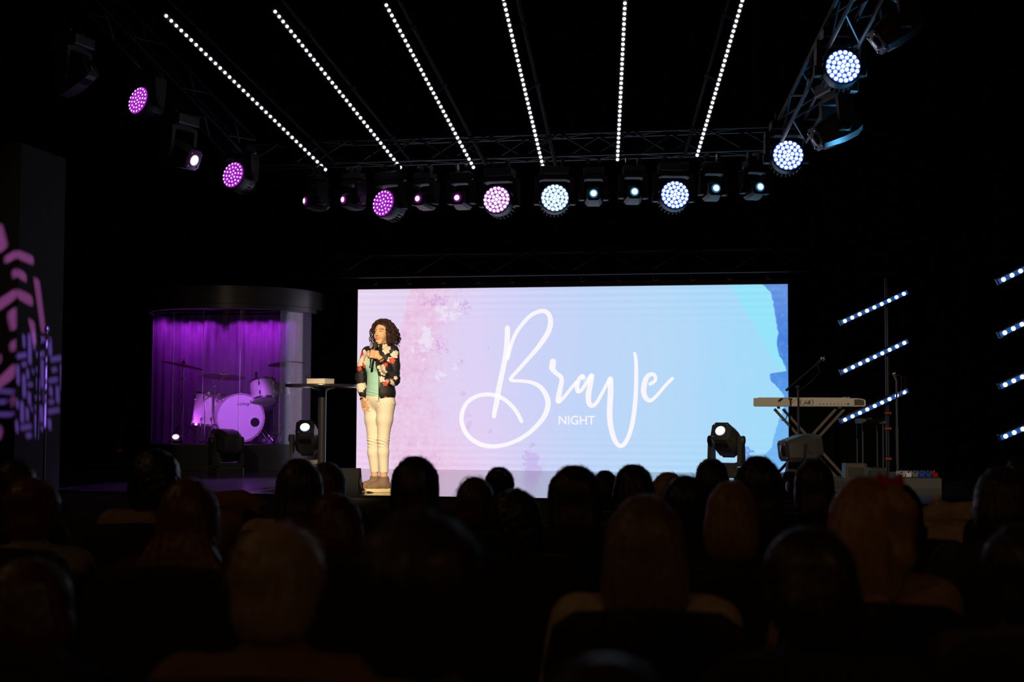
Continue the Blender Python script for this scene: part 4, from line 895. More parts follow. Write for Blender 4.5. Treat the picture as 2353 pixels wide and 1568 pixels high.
# pedal board
q0 = PZ(2092, 1121, STAGE); pb = thing('pedal_board', 'guitar pedal board with small white and blue pedals on the floor', 'pedal board', (q0.x, q0.y, STAGE), YAW + 0.1)
PM = F / depth(q0); GREYB = mat('board_grey', (0.10, 0.10, 0.10), 0.6)
MB().prism([(-0.15, 0.0), (0.15, 0.0), (0.15, 0.16), (-0.15, 0.10)], -0.17, 0.28, None, 'x').build('board', GREYB, pb)
cols = [mat('pedal_cream', (0.8, 0.75, 0.55), 0.35), mat('pedal_white', (0.85, 0.85, 0.9), 0.35), mat('pedal_silver', (0.5, 0.5, 0.55), 0.3, 0.6), mat('pedal_blue', (0.03, 0.10, 0.6), 0.35), mat('pedal_blue_b', (0.03, 0.09, 0.5), 0.35), REDP]
for i, c_ in enumerate(cols):
    x = -0.13 + 0.072 * i; MM = Matrix.Translation((x, -0.06, 0.145)) @ Matrix.Rotation(0.197, 4, 'X')
    pd = MB().box((0, 0, 0), (0.062, 0.11, 0.045), MM, b=0.006).build('pedal', c_, pb)
    for k in (-1, 1): MB().lathe([(0.008, 0.022), (0.007, 0.036)], 8, MM @ Matrix.Translation((k * 0.02, 0.03, 0))).build('knob', CHROME, pd)
    MB().lathe([(0.011, 0.022), (0.009, 0.032)], 10, MM @ Matrix.Translation((0, -0.03, 0))).build('footswitch', CHROME, pd)
# cases and monitors
def boxthing(name, lb, cat, px, py, wpx, hpx, dep, col, rz=0.0, parts=()):
    q = PZ(px, py, STAGE); s_p = depth(q) / F; t = thing(name, lb, cat, (q.x, q.y + dep / 2, STAGE), YAW + rz)
    mm = mat(name + '_skin', col, 0.55); MB().box((0, 0, hpx * s_p / 2 + 0.002), (wpx * s_p, dep, hpx * s_p), b=0.01).build('body', mm, t)
    w2, h2 = wpx * s_p, hpx * s_p
    MB().box((0, -dep / 2 - 0.003, h2 * 0.55), (w2 * 0.78, 0.008, h2 * 0.5), b=0.002).build('grille', BLACKPLASTIC, t)
    for i in (-1, 1): MB().box((i * w2 * 0.44, -dep / 2 - 0.004, h2 * 0.9), (0.03, 0.012, 0.03)).build('corner', GREYPLASTIC, t)
    return t
boxthing('amplifier', 'brown box amplifier on the floor behind the keyboard stand', 'amplifier', 1964, 1110, 48, 44, 0.22, (0.12, 0.085, 0.06))
boxthing('floor_case', 'small dark case on the floor beside the X stand', 'case', 1922, 1132, 30, 34, 0.22, (0.05, 0.05, 0.045))
boxthing('power_box', 'low dark box near the foot of the slanted bars', 'box', 2012, 1108, 40, 32, 0.25, (0.03, 0.03, 0.035))
boxthing('distribution_box', 'little cream box with an orange panel on the floor near the keyboard', 'box', 1817, 1114, 42, 26, 0.2, (0.32, 0.26, 0.19))
def wedge(lb, px, py, wpx, D=None, rz=0.0):
    q = PZ(px, py, STAGE); s_p = depth(q) / F; W = wpx * s_p
    t = thing('floor_monitor', lb, 'speaker', (q.x, q.y + 0.2, STAGE), YAW + rz)
    MB().prism([(-0.17, 0.0), (0.19, 0.0), (0.19, 0.06), (0.06, 0.235), (-0.10, 0.235), (-0.17, 0.14)], -W / 2, W / 2, Matrix.Translation((0, 0, 0.001)), 'x').build('cabinet', mat('monitor_black', (0.012, 0.013, 0.013), 0.9, 0, 0.1), t)
    MB().prism([(0.185, 0.075), (0.075, 0.222), (0.083, 0.228), (0.193, 0.081)], -W / 2 + .03, W / 2 - .03, Matrix.Translation((0, 0, 0.001)), 'x').build('grille', BLACKMETAL, t)
    for i in (-1, 1):
        MB().lathe([(0.045, 0), (0.05, 0.012), (0.03, 0.018)], 16, Matrix.Translation((i * W / 2, -0.02, 0.10)) @ Matrix.Rotation(i * PI / 2, 4, 'Y')).build('side_handle', BLACKPLASTIC, t, True)
wedge('black floor monitor at the stage edge beside the woman\'s shoes', 776, 1137, 74)
wedge('black floor monitor at the stage edge in front of the keyboard', 1838, 1146, 60, rz=0.3)
# left side stands
sp_ = PZ(264, 1078, STAGE); t = thing('tripod_microphone_stand', 'dark tripod microphone stand with orange clutch in the shadows at left', 'microphone stand', (sp_.x, sp_.y, STAGE))
D_ = depth(sp_); a = P(273, 1036, D_) - t.location; b_ = P(292, 905, D_) - t.location
ORNG = mat('orange_collar', (0.6, 0.22, 0.05), 0.4)
MB().tube((a.x, 0, 0.06), a, 0.010).build('lower_post', BLACKMETAL, t, True); MB().tube(a, b_, 0.008).build('post', BLACKMETAL, t, True)
MB().lathe([(0.045, -0.02), (0.05, 0), (0.045, 0.02)], 14, Matrix.Translation(a)).build('collar', ORNG, t, True); MB().tube(b_, b_ + Vector((-0.1, 0, 0.03)), 0.008).build('boom_arm', BLACKMETAL, t, True); MB().ball(b_ + Vector((-0.02, 0, 0.0)), 0.022, 10).build('clutch', BLACKPLASTIC, t, True)
for k in range(3):
    an = -0.45 + 2 * PI * k / 3; MB().tube((a.x, 0, a.z - 0.01), (a.x + 0.30 * math.cos(an), 0.30 * math.sin(an), 0.012), 0.009).build('leg', GREYST, t, True)
pp_ = P(105, 900, 13.3); pl2 = thing('slim_pole', 'slim upright pole standing in front of the patterned wall at left', 'pole', (pp_.x, pp_.y, 0.0 if pp_.y < EDGE else STAGE))
zt = P(108, 762, 13.3).z - pl2.location.z
MB().tube((0, 0, 0.01), (0, 0, zt), 0.012).build('tube', GREYST, pl2, True); MB().lathe([(0.09, 0), (0.09, 0.012), (0.03, 0.03)], 24).build('base', BLACKMETAL, pl2, True); MB().lathe([(0.02, zt), (0.025, zt + .03), (0.01, zt + .06)], 12).build('finial', BLACKMETAL, pl2, True)
# ------------------------------------------------------------------ the woman on stage (built in an image-aligned frame: x right, y away from us, z up)
WM = thing('person', 'woman in black floral jacket and cream trousers speaking into a microphone on stage', 'person', SPK, YAW)
ST, CT = math.sin(math.radians(35)), math.cos(math.radians(35))
O0 = np.array([0.03, 0.0])
def bd(l, f, z):                                              # body frame: l = her left, f = forward
    return np.array([O0[0] + CT * l - ST * f, O0[1] - ST * l - CT * f, z])
HB = (math.sin(math.radians(27)), math.cos(math.radians(27))); HC = np.array([0.056, 0.0])
def hdp(l, f, z):                                             # head frame
    return np.array([HC[0] + HB[1] * l - HB[0] * f, HC[1] - HB[0] * l - HB[1] * f, z])
Rb = np.array([[CT, -ST, 0], [-ST, -CT, 0], [0, 0, 1.0]])      # columns: l, f axes
Rb = np.array([[CT, -ST, 0], [-ST, -CT, 0], [0, 0, 1]]); 
def frame(s, c): return np.array([[c, -s, 0], [-s, -c, 0], [0, 0, 1.0]])
RBm = frame(ST, CT); RHm = frame(HB[0], HB[1])
# arm joints in the image frame
shR, elR, wrR = bd(-.155, -.01, 1.345), np.array([-.158, .09, 1.105]), np.array([-.128, .005, .905])
shL, elL, wrL = bd(.155, -.01, 1.345), np.array([.180, -.115, 1.075]), np.array([.062, -.185, 1.268])
hipR, hipL = bd(-.085, 0, .87), bd(.085, 0, .87)
knR, knL = np.array([-.026, .035, .475]), np.array([.078, -.045, .48])
anR, anL = np.array([-.008, .055, .10]), np.array([.084, -.03, .10])
ft = np.array([-.84, -.54, 0])                                # direction of the feet
mic0, mic1 = np.array([-.034, -.185, 1.205]), np.array([.000, -.135, 1.415]); mdir = (mic1 - mic0) / np.linalg.norm(mic1 - mic0)
grip = mic0 + mdir * 0.115
def hand_hang(S, o, add):
    """Relaxed hanging hand: palm and five fingers, a little curled."""
    w_ = wrR; down = np.array([.20, -.18, -.96]); down /= np.linalg.norm(down); side = np.array([.62, -.72, .27]); side -= down * (side @ down); side /= np.linalg.norm(side); nrm = np.cross(down, side)
    pc = w_ + down * 0.075
    for k in range(4):
        a = w_ + down * 0.015 + side * (k - 1.5) * 0.012; b = w_ + down * 0.085 + side * (k - 1.5) * 0.019; S.cone(a, b, 0.014, 0.0115, 0.012)
        L = (0.070, 0.080, 0.074, 0.058)[3 - k]; cur = 0.30
        p0 = b; d = down + side * (k - 1.5) * 0.06; d /= np.linalg.norm(d)
        for j, fr_ in enumerate((0.42, 0.32, 0.26)):
            d = d * math.cos(cur * (0.5 + .4 * j)) + nrm * math.sin(cur * (0.5 + .4 * j)) * o; p1 = p0 + d * L * fr_; S.cone(p0, p1, 0.0092 - 0.0009 * j, 0.0085 - 0.0009 * j, 0.004); p0 = p1
    t0 = w_ + down * 0.022 + side * 0.018; t1 = t0 + (down * 0.75 + side * 0.66) * 0.042; t2 = t1 + (down * 0.95 + side * 0.25) * 0.032; t3 = t2 + (down * 1.0 + side * 0.05) * 0.026
    S.chain([t0, t1, t2, t3], [0.014, 0.0115, 0.0095, 0.008], 0.008)
def hand_grip(S):
    """Left hand closed round the microphone."""
    ax = mdir; u = wrL - grip; u -= ax * (u @ ax); u /= np.linalg.norm(u); v = np.cross(ax, u)
    palm = grip + u * 0.036
    S.cone(wrL, palm + ax * 0.0, 0.021, 0.024, 0.02); S.cone(palm - ax * 0.022, palm + ax * 0.026, 0.019, 0.019, 0.015)
    for k in range(4):
        h = 0.030 - 0.0205 * k; r = 0.029; pts = []
        for a in np.linspace(-0.35, -3.9, 5): pts.append(grip + ax * (h - 0.006 * abs(a) / 3) + (u * math.cos(a) + v * math.sin(a)) * r)
        S.chain(pts, [0.0115, 0.0108, 0.0102, 0.0095, 0.0085], 0.004)
    tp = [grip + ax * 0.0 + (u * math.cos(.5) + v * math.sin(.5)) * 0.034, grip + ax * 0.030 + (u * math.cos(1.1) + v * math.sin(1.1)) * 0.031, grip + ax * 0.046 + (u * math.cos(1.9) + v * math.sin(1.9)) * 0.028, grip + ax * 0.052 + (u * math.cos(2.5) + v * math.sin(2.5)) * 0.026]
    S.chain(tp, [0.015, 0.0125, 0.0105, 0.009], 0.007)
S = SDF((-.28, -.32, .0), (.30, .25, 1.68), 0.003)
# trunk
S.ell(bd(0, 0, .92), (.135, .095, .12), .05, RBm); S.ell(bd(0, .0, 1.06), (.108, .08, .13), .05, RBm); S.ell(bd(0, -.005, 1.23), (.135, .095, .15), .05, RBm)
S.cone(bd(-.12, -.01, 1.34), bd(.12, -.01, 1.34), .05, .05, .04); S.cone(bd(0, -.012, 1.36), hdp(0, -.015, 1.47), .05, .046, .03)
S.chain([shR, elR, wrR], [.046, .035, .024], .03); S.chain([shL, elL, wrL], [.046, .035, .024], .03)
S.chain([hipR, knR, anR], [.074, .040, .034], .03); S.chain([hipL, knL, anL], [.074, .040, .034], .03)
S.chain([anR, anR + ft * .05 + [0, 0, -.035], anR + ft * .15 + [0, 0, -.06]], [.036, .036, .028], .02); S.chain([anL, anL + ft * .05 + [0, 0, -.035], anL + ft * .15 + [0, 0, -.06]], [.036, .036, .028], .02)
hand_hang(S, -1, None); hand_grip(S)
# head
S.ell(hdp(0, -.012, 1.558), (.070, .086, .082), .02, RHm); S.ell(hdp(0, .030, 1.500), (.056, .058, .068), .03, RHm); S.cone(hdp(-.012, .066, 1.437), hdp(.012, .066, 1.437), .019, .019, .03)
S.ell(hdp(.034, .052, 1.497), (.022, .025, .026), .02, RHm); S.ell(hdp(-.034, .052, 1.497), (.022, .025, .026), .02, RHm)
S.cone(hdp(-.03, .068, 1.562), hdp(.03, .068, 1.562), .012, .012, .015)
for i in (-1, 1):
    S.ell(hdp(i * .030, .090, 1.550), (.018, .016, .012), .010, RHm, 'sub'); S.ell(hdp(i * .029, .078, 1.5405), (.0125, .012, .0048), .003, RHm, 'sub'); S.ell(hdp(i * .072, -.012, 1.518), (.009, .02, .03), .006, RHm)
S.cone(hdp(0, .078, 1.545), hdp(0, .098, 1.510), .007, .0105, .010); S.ell(hdp(.010, .088, 1.504), (.008, .009, .007), .006, RHm); S.ell(hdp(-.010, .088, 1.504), (.008, .009, .007), .006, RHm)
S.ell(hdp(0, .081, 1.482), (.023, .010, .0055), .004, RHm); S.ell(hdp(0, .080, 1.469), (.020, .010, .007), .004, RHm); S.ell(hdp(0, .092, 1.4765), (.015, .006, .0022), .002, RHm, 'sub')
skin0 = np.array(lin(226, 178, 138)[:3])
def skin_col(p):
    c = np.tile(skin0, (len(p), 1)); 
    l = (p[:, 0] - HC[0]) * HB[1] - (p[:, 1] - HC[1]) * HB[0]; f = -(p[:, 0] - HC[0]) * HB[0] - (p[:, 1] - HC[1]) * HB[1]; z = p[:, 2]
    lip = (np.abs(l) < .024) & (f > .070) & (np.abs(z - 1.4755) < .0135 - .25 * np.abs(l)); c[lip] = lin(205, 116, 100)[:3]
    mouth = (np.abs(l) < .015) & (f > .070) & (np.abs(z - 1.4765) < .0035); c[mouth] = lin(225, 190, 170)[:3]
    brow = (np.abs(np.abs(l) - .030) < .018) & (f > .05) & (np.abs(z - (1.566 - 14 * (np.abs(l) - .034) ** 2)) < .0030); c[brow] = lin(105, 68, 48)[:3]
    lid = (np.abs(np.abs(l) - .029) < .016) & (f > .05) & (np.abs(z - (1.5462 - 14 * (np.abs(l) - .029) ** 2)) < .0018); c[lid] = lin(60, 36, 30)[:3]
    chk = (np.abs(np.abs(l) - .038) < .018) & (f > .04) & (np.abs(z - 1.50) < .016); c[chk] = c[chk] * np.array([1.02, .88, .86])
    return c
body = link('body', S.mesh('body', vcol_mat('skin', 0.5, 0.4), 2, skin_col), WM)
EYE = mat('eye_white', (0.5, 0.46, 0.42), 0.2, noise=0.02); IRIS = mat('iris_brown', (0.03, 0.015, 0.01), 0.15)
for i in (-1, 1):
    e = MB().ball(hdp(i * .029, .0650, 1.5405), 0.0122, 14).build('eye', EYE, body, True)
    MB().ball(hdp(i * .029 - .002, .0722, 1.5405), 0.0064, 12).build('iris', IRIS, e, True)
# trousers
T = SDF((-.22, -.22, .16), (.28, .2, .98), 0.005)
T.ell(bd(0, 0, .90), (.152, .112, .10), .04, RBm); T.ell(bd(0, -.03, .85), (.150, .105, .09), .04, RBm)
for h_, k_, a_, fl in ((hipR, knR, anR, -1), (hipL, knL, anL, 1)):
    T.chain([h_ + [0, 0, -.02], h_ * .5 + k_ * .5 + [0.0, 0, 0.02], k_ + [0, 0, .03]], [.092, .076, .056], .025)
    T.chain([k_ + [0, 0, .03], k_ + [0, 0, -.10], a_ + [0, 0, .09]], [.056, .054, .044], .02)
def wrinkle(a, X, Y, Z):
    g = np.exp(-((Z - .475) / .055) ** 2) * .0045 * np.sin((Z + .35 * X + .2 * Y) * 2 * PI / .030); g2 = np.exp(-((Z - .84) / .05) ** 2) * .0025 * np.sin((Z * .6 + .9 * np.abs(X - .03)) * 2 * PI / .03)
    return np.maximum(a + g + g2, np.maximum(.186 - Z + .003 * np.sin(60 * X), Z - .955))
T.field(wrinkle)
CREAMD = mat('cream_denim', (0.84, 0.75, 0.60), 0.75, 0, 0.25, noise=0.05, scale=300, bump=0.05)
tro = link('trousers', T.mesh('trousers', CREAMD, 1), WM)
MB().path([bd(-.04, .116, .90), bd(-.06, .112, .875), bd(-.10, .09, .872), bd(-.135, .055, .88)], 0.003, 5).build('pocket_seam', CREAMD, tro); MB().path([bd(.04, .116, .90), bd(.06, .112, .875), bd(.10, .09, .872), bd(.135, .055, .88)], 0.003, 5).build('pocket_seam', CREAMD, tro)
# mint shirt
T = SDF((-.20, -.24, .84), (.26, .2, 1.42), 0.005)
T.ell(bd(0, 0, .94), (.145, .112, .10), .05, RBm); T.ell(bd(0, .004, 1.06), (.126, .105, .14), .05, RBm); T.ell(bd(0, .004, 1.22), (.146, .112, .15), .05, RBm)
for i in (-1, 1): T.ell(bd(i * .062, .078, 1.215), (.058, .045, .055), .03, RBm)
T.cone(bd(-.11, -.01, 1.335), bd(.11, -.01, 1.335), .055, .055, .04)
T.field(lambda a, X, Y, Z: np.maximum(a + .0035 * np.exp(-((Z - .92) / .06) ** 2) * np.sin((Z * 1.0 + .25 * X) * 2 * PI / .032), np.maximum(.888 + .02 * np.sin(9 * X) - Z, 0 * Z - 1)))
T.cone(bd(0, .03, 1.44), bd(0, .06, 1.40), .060, .058, .01, 'sub')
MINT = mat('mint_cotton', lin(168, 216, 196), 0.8, 0, 0.2, noise=0.06, scale=40)
sh_ = link('shirt', T.mesh('shirt', MINT, 1), WM)
# floral bomber jacket
J = SDF((-.27, -.28, .78), (.31, .22, 1.47), 0.004)
J.ell(bd(0, -.005, .95), (.172, .135, .13), .05, RBm); J.ell(bd(0, -.002, 1.10), (.160, .130, .16), .05, RBm); J.ell(bd(0, -.002, 1.24), (.168, .132, .16), .05, RBm)
for i in (-1, 1): J.ell(bd(i * .065, .085, 1.21), (.062, .055, .075), .03, RBm)
J.cone(bd(-.125, -.012, 1.335), bd(.125, -.012, 1.335), .062, .062, .04); J.cone(bd(0, -.03, 1.36), bd(0, -.03, 1.405), .085, .075, .03)
In = SDF((-.27, -.28, .78), (.31, .22, 1.47), 0.004)
In.ell(bd(0, -.005, .95), (.152, .118, .20), .05, RBm); In.ell(bd(0, .0, 1.10), (.140, .115, .16), .05, RBm); In.ell(bd(0, .0, 1.24), (.148, .117, .15), .05, RBm); In.cone(bd(-.10, -.012, 1.335), bd(.10, -.012, 1.335), .05, .05, .04); In.cone(bd(0, -.025, 1.36), bd(0, -.02, 1.46), .066, .066, .02)
def openj(a, X, Y, Z):
    l = (X - O0[0]) * CT - Y * ST; f = -(X - O0[0]) * ST - Y * CT
    a = np.maximum(a, -In.a)                                   # hollow
    tt = np.clip((1.40 - Z) / .30, 0, 1); lo = -(.030 + .062 * tt); hi = .030 + .060 * tt + .06 * np.clip((1.1 - Z) / .2, 0, 1) * 0
    wedge_ = np.maximum(np.maximum(lo - l, l - hi), .02 - f)
    a = np.maximum(a, -wedge_)
    return np.maximum(a, (.862 - .30 * np.clip(l, -.05, .10) + .35 * np.clip(l - .10, 0, .1)) - Z)
J.field(openj)
J.chain([shR + [0, 0, .0], shR * .5 + elR * .5 + [-.004, 0, 0], elR, elR * .45 + wrR * .55, wrR + [0, 0, .03]], [.064, .058, .054, .047, .036], .02)
J.chain([shL, shL * .5 + elL * .5 + [.004, 0, 0], elL, elL * .45 + wrL * .55, wrL * .9 + elL * .1], [.064, .060, .057, .046, .035], .02)
J.field(lambda a, X, Y, Z: a + .0022 * np.sin((Z + .6 * X + .3 * Y) * 2 * PI / .045) * np.exp(-((Z - 1.10) / .08) ** 2))
J.cone(wrR, wrR + [0, 0, -.06], .03, .03, .004, 'sub'); dd = wrL - elL; dd /= np.linalg.norm(dd); J.cone(wrL, wrL + dd * .1, .032, .03, .004, 'sub')
cream_f = [(215, 450, 38), (250, 395, 42), (293, 380, 26), (278, 452, 36), (200, 425, 22), (212, 655, 36), (248, 640, 30), (232, 685, 20), (195, 640, 18), (432, 362, 30), (420, 330, 24), (452, 345, 18), (498, 398, 30), (466, 436, 24), (512, 380, 18), (403, 497, 36), (418, 532, 28), (402, 588, 24), (432, 612, 22), (446, 600, 15), (486, 618, 16), (500, 640, 14), (478, 600, 12), (512, 578, 15), (320, 306, 20), (300, 330, 12)]
red_f = [(225, 384, 20), (210, 500, 22), (258, 486, 14), (306, 368, 15), (482, 442, 26), (436, 474, 18), (430, 622, 20), (432, 730, 11), (240, 462, 9), (300, 470, 8), (470, 590, 8)]
def z2i(x, y): return ((760 + x / 3.41 - 862) / 239.4, (1131 - (700 + y / 3.41)) / 239.4)
frs = np.random.RandomState(3)
def jack_col(p):
    c = np.tile(np.array(lin(30, 27, 32)[:3]), (len(p), 1)); x, z = p[:, 0], p[:, 2]
    back = p[:, 1] > 0.05 + 0 * x
    for lst, base, alt in ((cream_f, lin(244, 226, 206), lin(232, 176, 166)), (red_f, lin(206, 70, 58), lin(236, 120, 100))):
        for (a, b, r) in lst:
            cx, cz = z2i(a, b); R = r / 3.41 / 239.4; ph = frs.rand() * 6; th = np.arctan2(z - cz, x - cx); d = np.hypot(x - cx, z - cz)
            pet = R * (0.92 + 0.15 * np.cos(5 * th + ph) + .05 * np.cos(11 * th)); m_ = d < pet; t = np.clip(d / R, 0, 1)[:, None]
            cc = np.array(base[:3]) * np.clip(.55 + .6 * t, 0, 1) + np.array(alt[:3]) * (1 - np.clip(.4 + .9 * t, 0, 1)) * .8
            vein = (np.cos(5 * th + ph) < -.75) & (t[:, 0] > .35); cc[vein] *= np.array([.86, .78, .62])
            c[m_] = cc[m_]
    rib = (z < .860) | (np.linalg.norm(p - wrR, axis=1) < .062) | (np.linalg.norm(p - wrL, axis=1) < .055); c[rib] = lin(24, 22, 26)[:3]
    return c
jac = link('jacket', J.mesh('jacket', vcol_mat('floral_print', 0.6, 0.3), 1, jack_col), WM)
zp = []
for k in range(14):
    z = 1.34 - (1.34 - .88) * k / 13; tt = min(max((1.40 - z) / .30, 0), 1); zp.append(bd(.034 + .060 * tt, .118 + .01 * math.exp(-((z - 1.2) / .08) ** 2), z))
MB().path(zp, 0.004, 5).build('zip', CHROME, jac, True)
# boots with thick pale soles
SUEDE = mat('taupe_suede', lin(132, 108, 90), 0.85, 0, 0.2, noise=0.15, scale=60, bump=0.1); SOLE = mat('cream_sole', lin(238, 214, 164), 0.6)
for an, nm in ((anR, 'R'), (anL, 'L')):
    bo = SDF(an + [-.22, -.16, -.10], an + [.10, .10, .09], 0.004)
    g = np.array([an[0], an[1], 0])
    bo.cone(an + [0, 0, .055], an + [0, 0, -.03], .047, .050, .02); bo.cone(g + [0, 0, .055] - ft * .03, g + [0, 0, .055] - ft * .03 + [0, 0, .01], .045, .045, .02)
    bo.chain([g + ft * .02 + [0, 0, .075], g + ft * .09 + [0, 0, .058], g + ft * .155 + [0, 0, .046]], [.046, .040, .030], .03)
    bo.field(lambda a, X, Y, Z: np.maximum(np.maximum(a, .030 - Z), Z - .150)); bo.cone(an + [0, 0, .03], an + [0, 0, .10], .036, .040, .004, 'sub')
    bt = link('boot', bo.mesh('boot', SUEDE, 1), WM)
    so = MB(); prof = [(-.085, -.028), (-.085, .028), (-.05, .042), (.05, .040), (.12, .042), (.17, .034), (.192, .016), (.192, -.016), (.17, -.034), (.12, -.042), (.05, -.040), (-.05, -.042)]
    sd_ = np.array([-ft[1], ft[0], 0])
    so.loft([[tuple(g + ft * a + sd_ * b + [0, 0, z + (.012 if a > .15 and z < .01 else 0)]) for a, b in prof] for z in (0.002, 0.016, 0.036)]); so.build('sole', SOLE, bt, 0.6)
    MB().path([an - ft * .043 + [.0, .0, .05], an - ft * .055 + [0, 0, .02], an - ft * .05 + [0, 0, -.01]], 0.007, 6).build('pull_tab', SUEDE, bt, True)
# bracelets and ring
for w_, d_ in ((wrR + [0.0, 0, -.005], np.array([.2, -.18, -.96])), (wrL, dd)):
    q = Vector(d_).to_track_quat('Z', 'Y'); M4 = Matrix.Translation(w_) @ q.to_matrix().to_4x4()
    for k in range(2): MB().path([(0.029 * math.cos(a), 0.027 * math.sin(a), 0.008 * k) for a in np.linspace(0, 2 * PI, 21)], 0.0032, 6, M4).build('bracelet', mat('gold', (0.7, 0.42, 0.18), 0.25, 1.0), WM, True)
# hair: a scalp volume plus curls
H = SDF((-.13, -.16, 1.30), (.26, .18, 1.70), 0.006)
H.ell(hdp(0, -.02, 1.575), (.088, .098, .086), .02, RHm); H.ell(hdp(.072, -.035, 1.50), (.045, .065, .10), .03, RHm); H.ell(hdp(-.072, -.04, 1.50), (.038, .06, .095), .03, RHm); H.ell(hdp(0, -.075, 1.49), (.10, .05, .11), .03, RHm)
def facecut(a, X, Y, Z):
    l = (X - HC[0]) * HB[1] - Y * HB[0]; f = -(X - HC[0]) * HB[0] - Y * HB[1]
    cut = np.maximum(np.maximum(np.abs(l) - .062, .012 - f), Z - (1.612 - 5 * (l + .01) ** 2))
    return np.maximum(a, -cut) + .004 * np.sin(70 * X + 40 * Z) * np.sin(65 * Y - 50 * Z)
H.field(facecut)
HAIRD = mat('dark_curly_hair', (0.030, 0.011, 0.009), 0.55, 0, 0.35, noise=0.4, scale=80)
hair = link('hair', H.mesh('hair', HAIRD, 1), WM)
cr = MB(); rs = random.Random(11)
for k in range(330):
    th = rs.uniform(-PI, PI); ph = rs.uniform(0.05, 1.35)
    l = math.sin(ph) * math.sin(th); f = math.sin(ph) * math.cos(th)
    if f > 0.30 and ph > 0.75: continue
    root = hdp(l * .088, -.02 + f * .098, 1.575 + math.cos(ph) * .086)
    ol, of = math.sin(th), math.cos(th)
    if of > 0.25: of = -0.1; ol = (1 if l > 0 else -1)
    ln = rs.uniform(.12, .26) * (1.0 if ol > -0.2 else 0.9); pts = []; rad = rs.uniform(.006, .012); w0 = rs.uniform(0, 6); nn = 26; sp = rs.uniform(1.0, 1.5)
    dirh = hdp(ol, of, 0) - hdp(0, 0, 0); dirh = dirh / np.linalg.norm(dirh)
    for i in range(nn):
        t = i / (nn - 1); s2 = ln * t
        outw = .055 * sp * math.sin(min(t * 1.6, 1.57)) * (0.5 + 0.5 * math.sin(ph)); drop = max(0, s2 - .03 * math.cos(ph)) * (0.9 + .1 * t)
        p = root + dirh * outw + np.array([0, 0, -drop + .012 * math.sin(t * 3)])
        a = w0 + t * ln / .028 * 2 * PI * .62
        p = p + rad * min(1, t * 4) * (np.array([math.cos(a), math.sin(a), 0]) * .9 + np.array([0, 0, math.sin(a)]) * .25)
        l2 = (p[0] - HC[0]) * HB[1] - p[1] * HB[0]; f2 = -(p[0] - HC[0]) * HB[0] - p[1] * HB[1]
        if f2 > .035 and abs(l2) < .066 and p[2] < 1.605: p = p + (hdp(math.copysign(.07, l2), .03, 0) - hdp(l2, f2, 0)) * 1.0
        pts.append(p)
    cr.path(pts, [.0052] * (nn - 6) + [.005, .0045, .004, .0032, .0024, .0015], 5)
cu = cr.build('curls', HAIRD, hair, 3.2); cu['kind'] = 'stuff'
# handheld microphone, a thing she holds
mc = thing('handheld_microphone', 'black handheld microphone held up to the woman\'s mouth', 'microphone', SPK, YAW)
ML = Matrix.Translation(mic0) @ Vector(mdir).to_track_quat('Z', 'Y').to_matrix().to_4x4()
MICB = mat('microphone_black', (0.02, 0.02, 0.022), 0.25, 0, 0.6)
MB().lathe([(0.010, -0.022), (0.0135, -0.02), (0.0135, 0.02), (0.0145, 0.03), (0.0175, 0.175), (0.019, 0.18)], 20, ML).build('handle', MICB, mc, True)
MB().lathe([(0.020, 0.178), (0.0235, 0.19), (0.0245, 0.21), (0.0235, 0.228), (0.016, 0.240), (0.005, 0.243)], 20, ML).build('grille', mat('microphone_grille', (0.03, 0.03, 0.03), 0.5, 0.3, bump=0.4, scale=400), mc, True)
# ------------------------------------------------------------------ the audience, seen from behind
def seated_mesh():
    S = SDF((-.36, -.24, -.01), (.36, .66, 1.32), 0.011)
    S.ell((0, -.02, .53), (.17, .13, .11), .05); S.ell((0, -.03, .70), (.145, .105, .17), .05); S.ell((0, -.035, .87), (.165, .11, .14), .05); S.cone((-.15, -.035, .955), (.15, -.035, .955), .055, .055, .05)
    S.cone((0, -.03, .97), (0, -.01, 1.10), .056, .052, .03); S.ell((0, -.005, 1.185), (.072, .090, .088), .02); S.ell((0, .028, 1.125), (.056, .056, .066), .03); S.cone((0, .062, 1.075), (0, .064, 1.075), .02, .02, .02)
    S.cone((0, .085, 1.165), (0, .105, 1.132), .008, .013, .012); S.ell((0, .082, 1.10), (.022, .012, .012), .008)
    for i in (-1, 1):
        S.ell((i * .074, -.005, 1.14), (.011, .02, .032), .006); S.ell((i * .028, .088, 1.168), (.016, .01, .011), .008, None, 'sub')
        S.chain([(i * .185, -.035, .945), (i * .235, .03, .70), (i * .10, .235, .635)], [.05, .04, .028], .03)
        for k in range(4): S.chain([(i * (.10 - .006 * k), .235, .635), (i * (.075 - .012 * k + .02), .30, .628), (i * (.055 - .010 * k), .345, .612)], [.018, .012, .009], .008)
        S.chain([(i * .105, .23, .64), (i * .06, .265, .645), (i * .04, .295, .64)], [.014, .011, .009], .008)
        S.chain([(i * .095, .0, .525), (i * .12, .42, .515), (i * .12, .40, .10)], [.092, .066, .042], .03); S.chain([(i * .12, .40, .07), (i * .125, .55, .045)], [.042, .034], .02)
    S.field(lambda a, X, Y, Z: np.maximum(a, .006 - Z))
    return S.mesh('seated_body', None, 2)
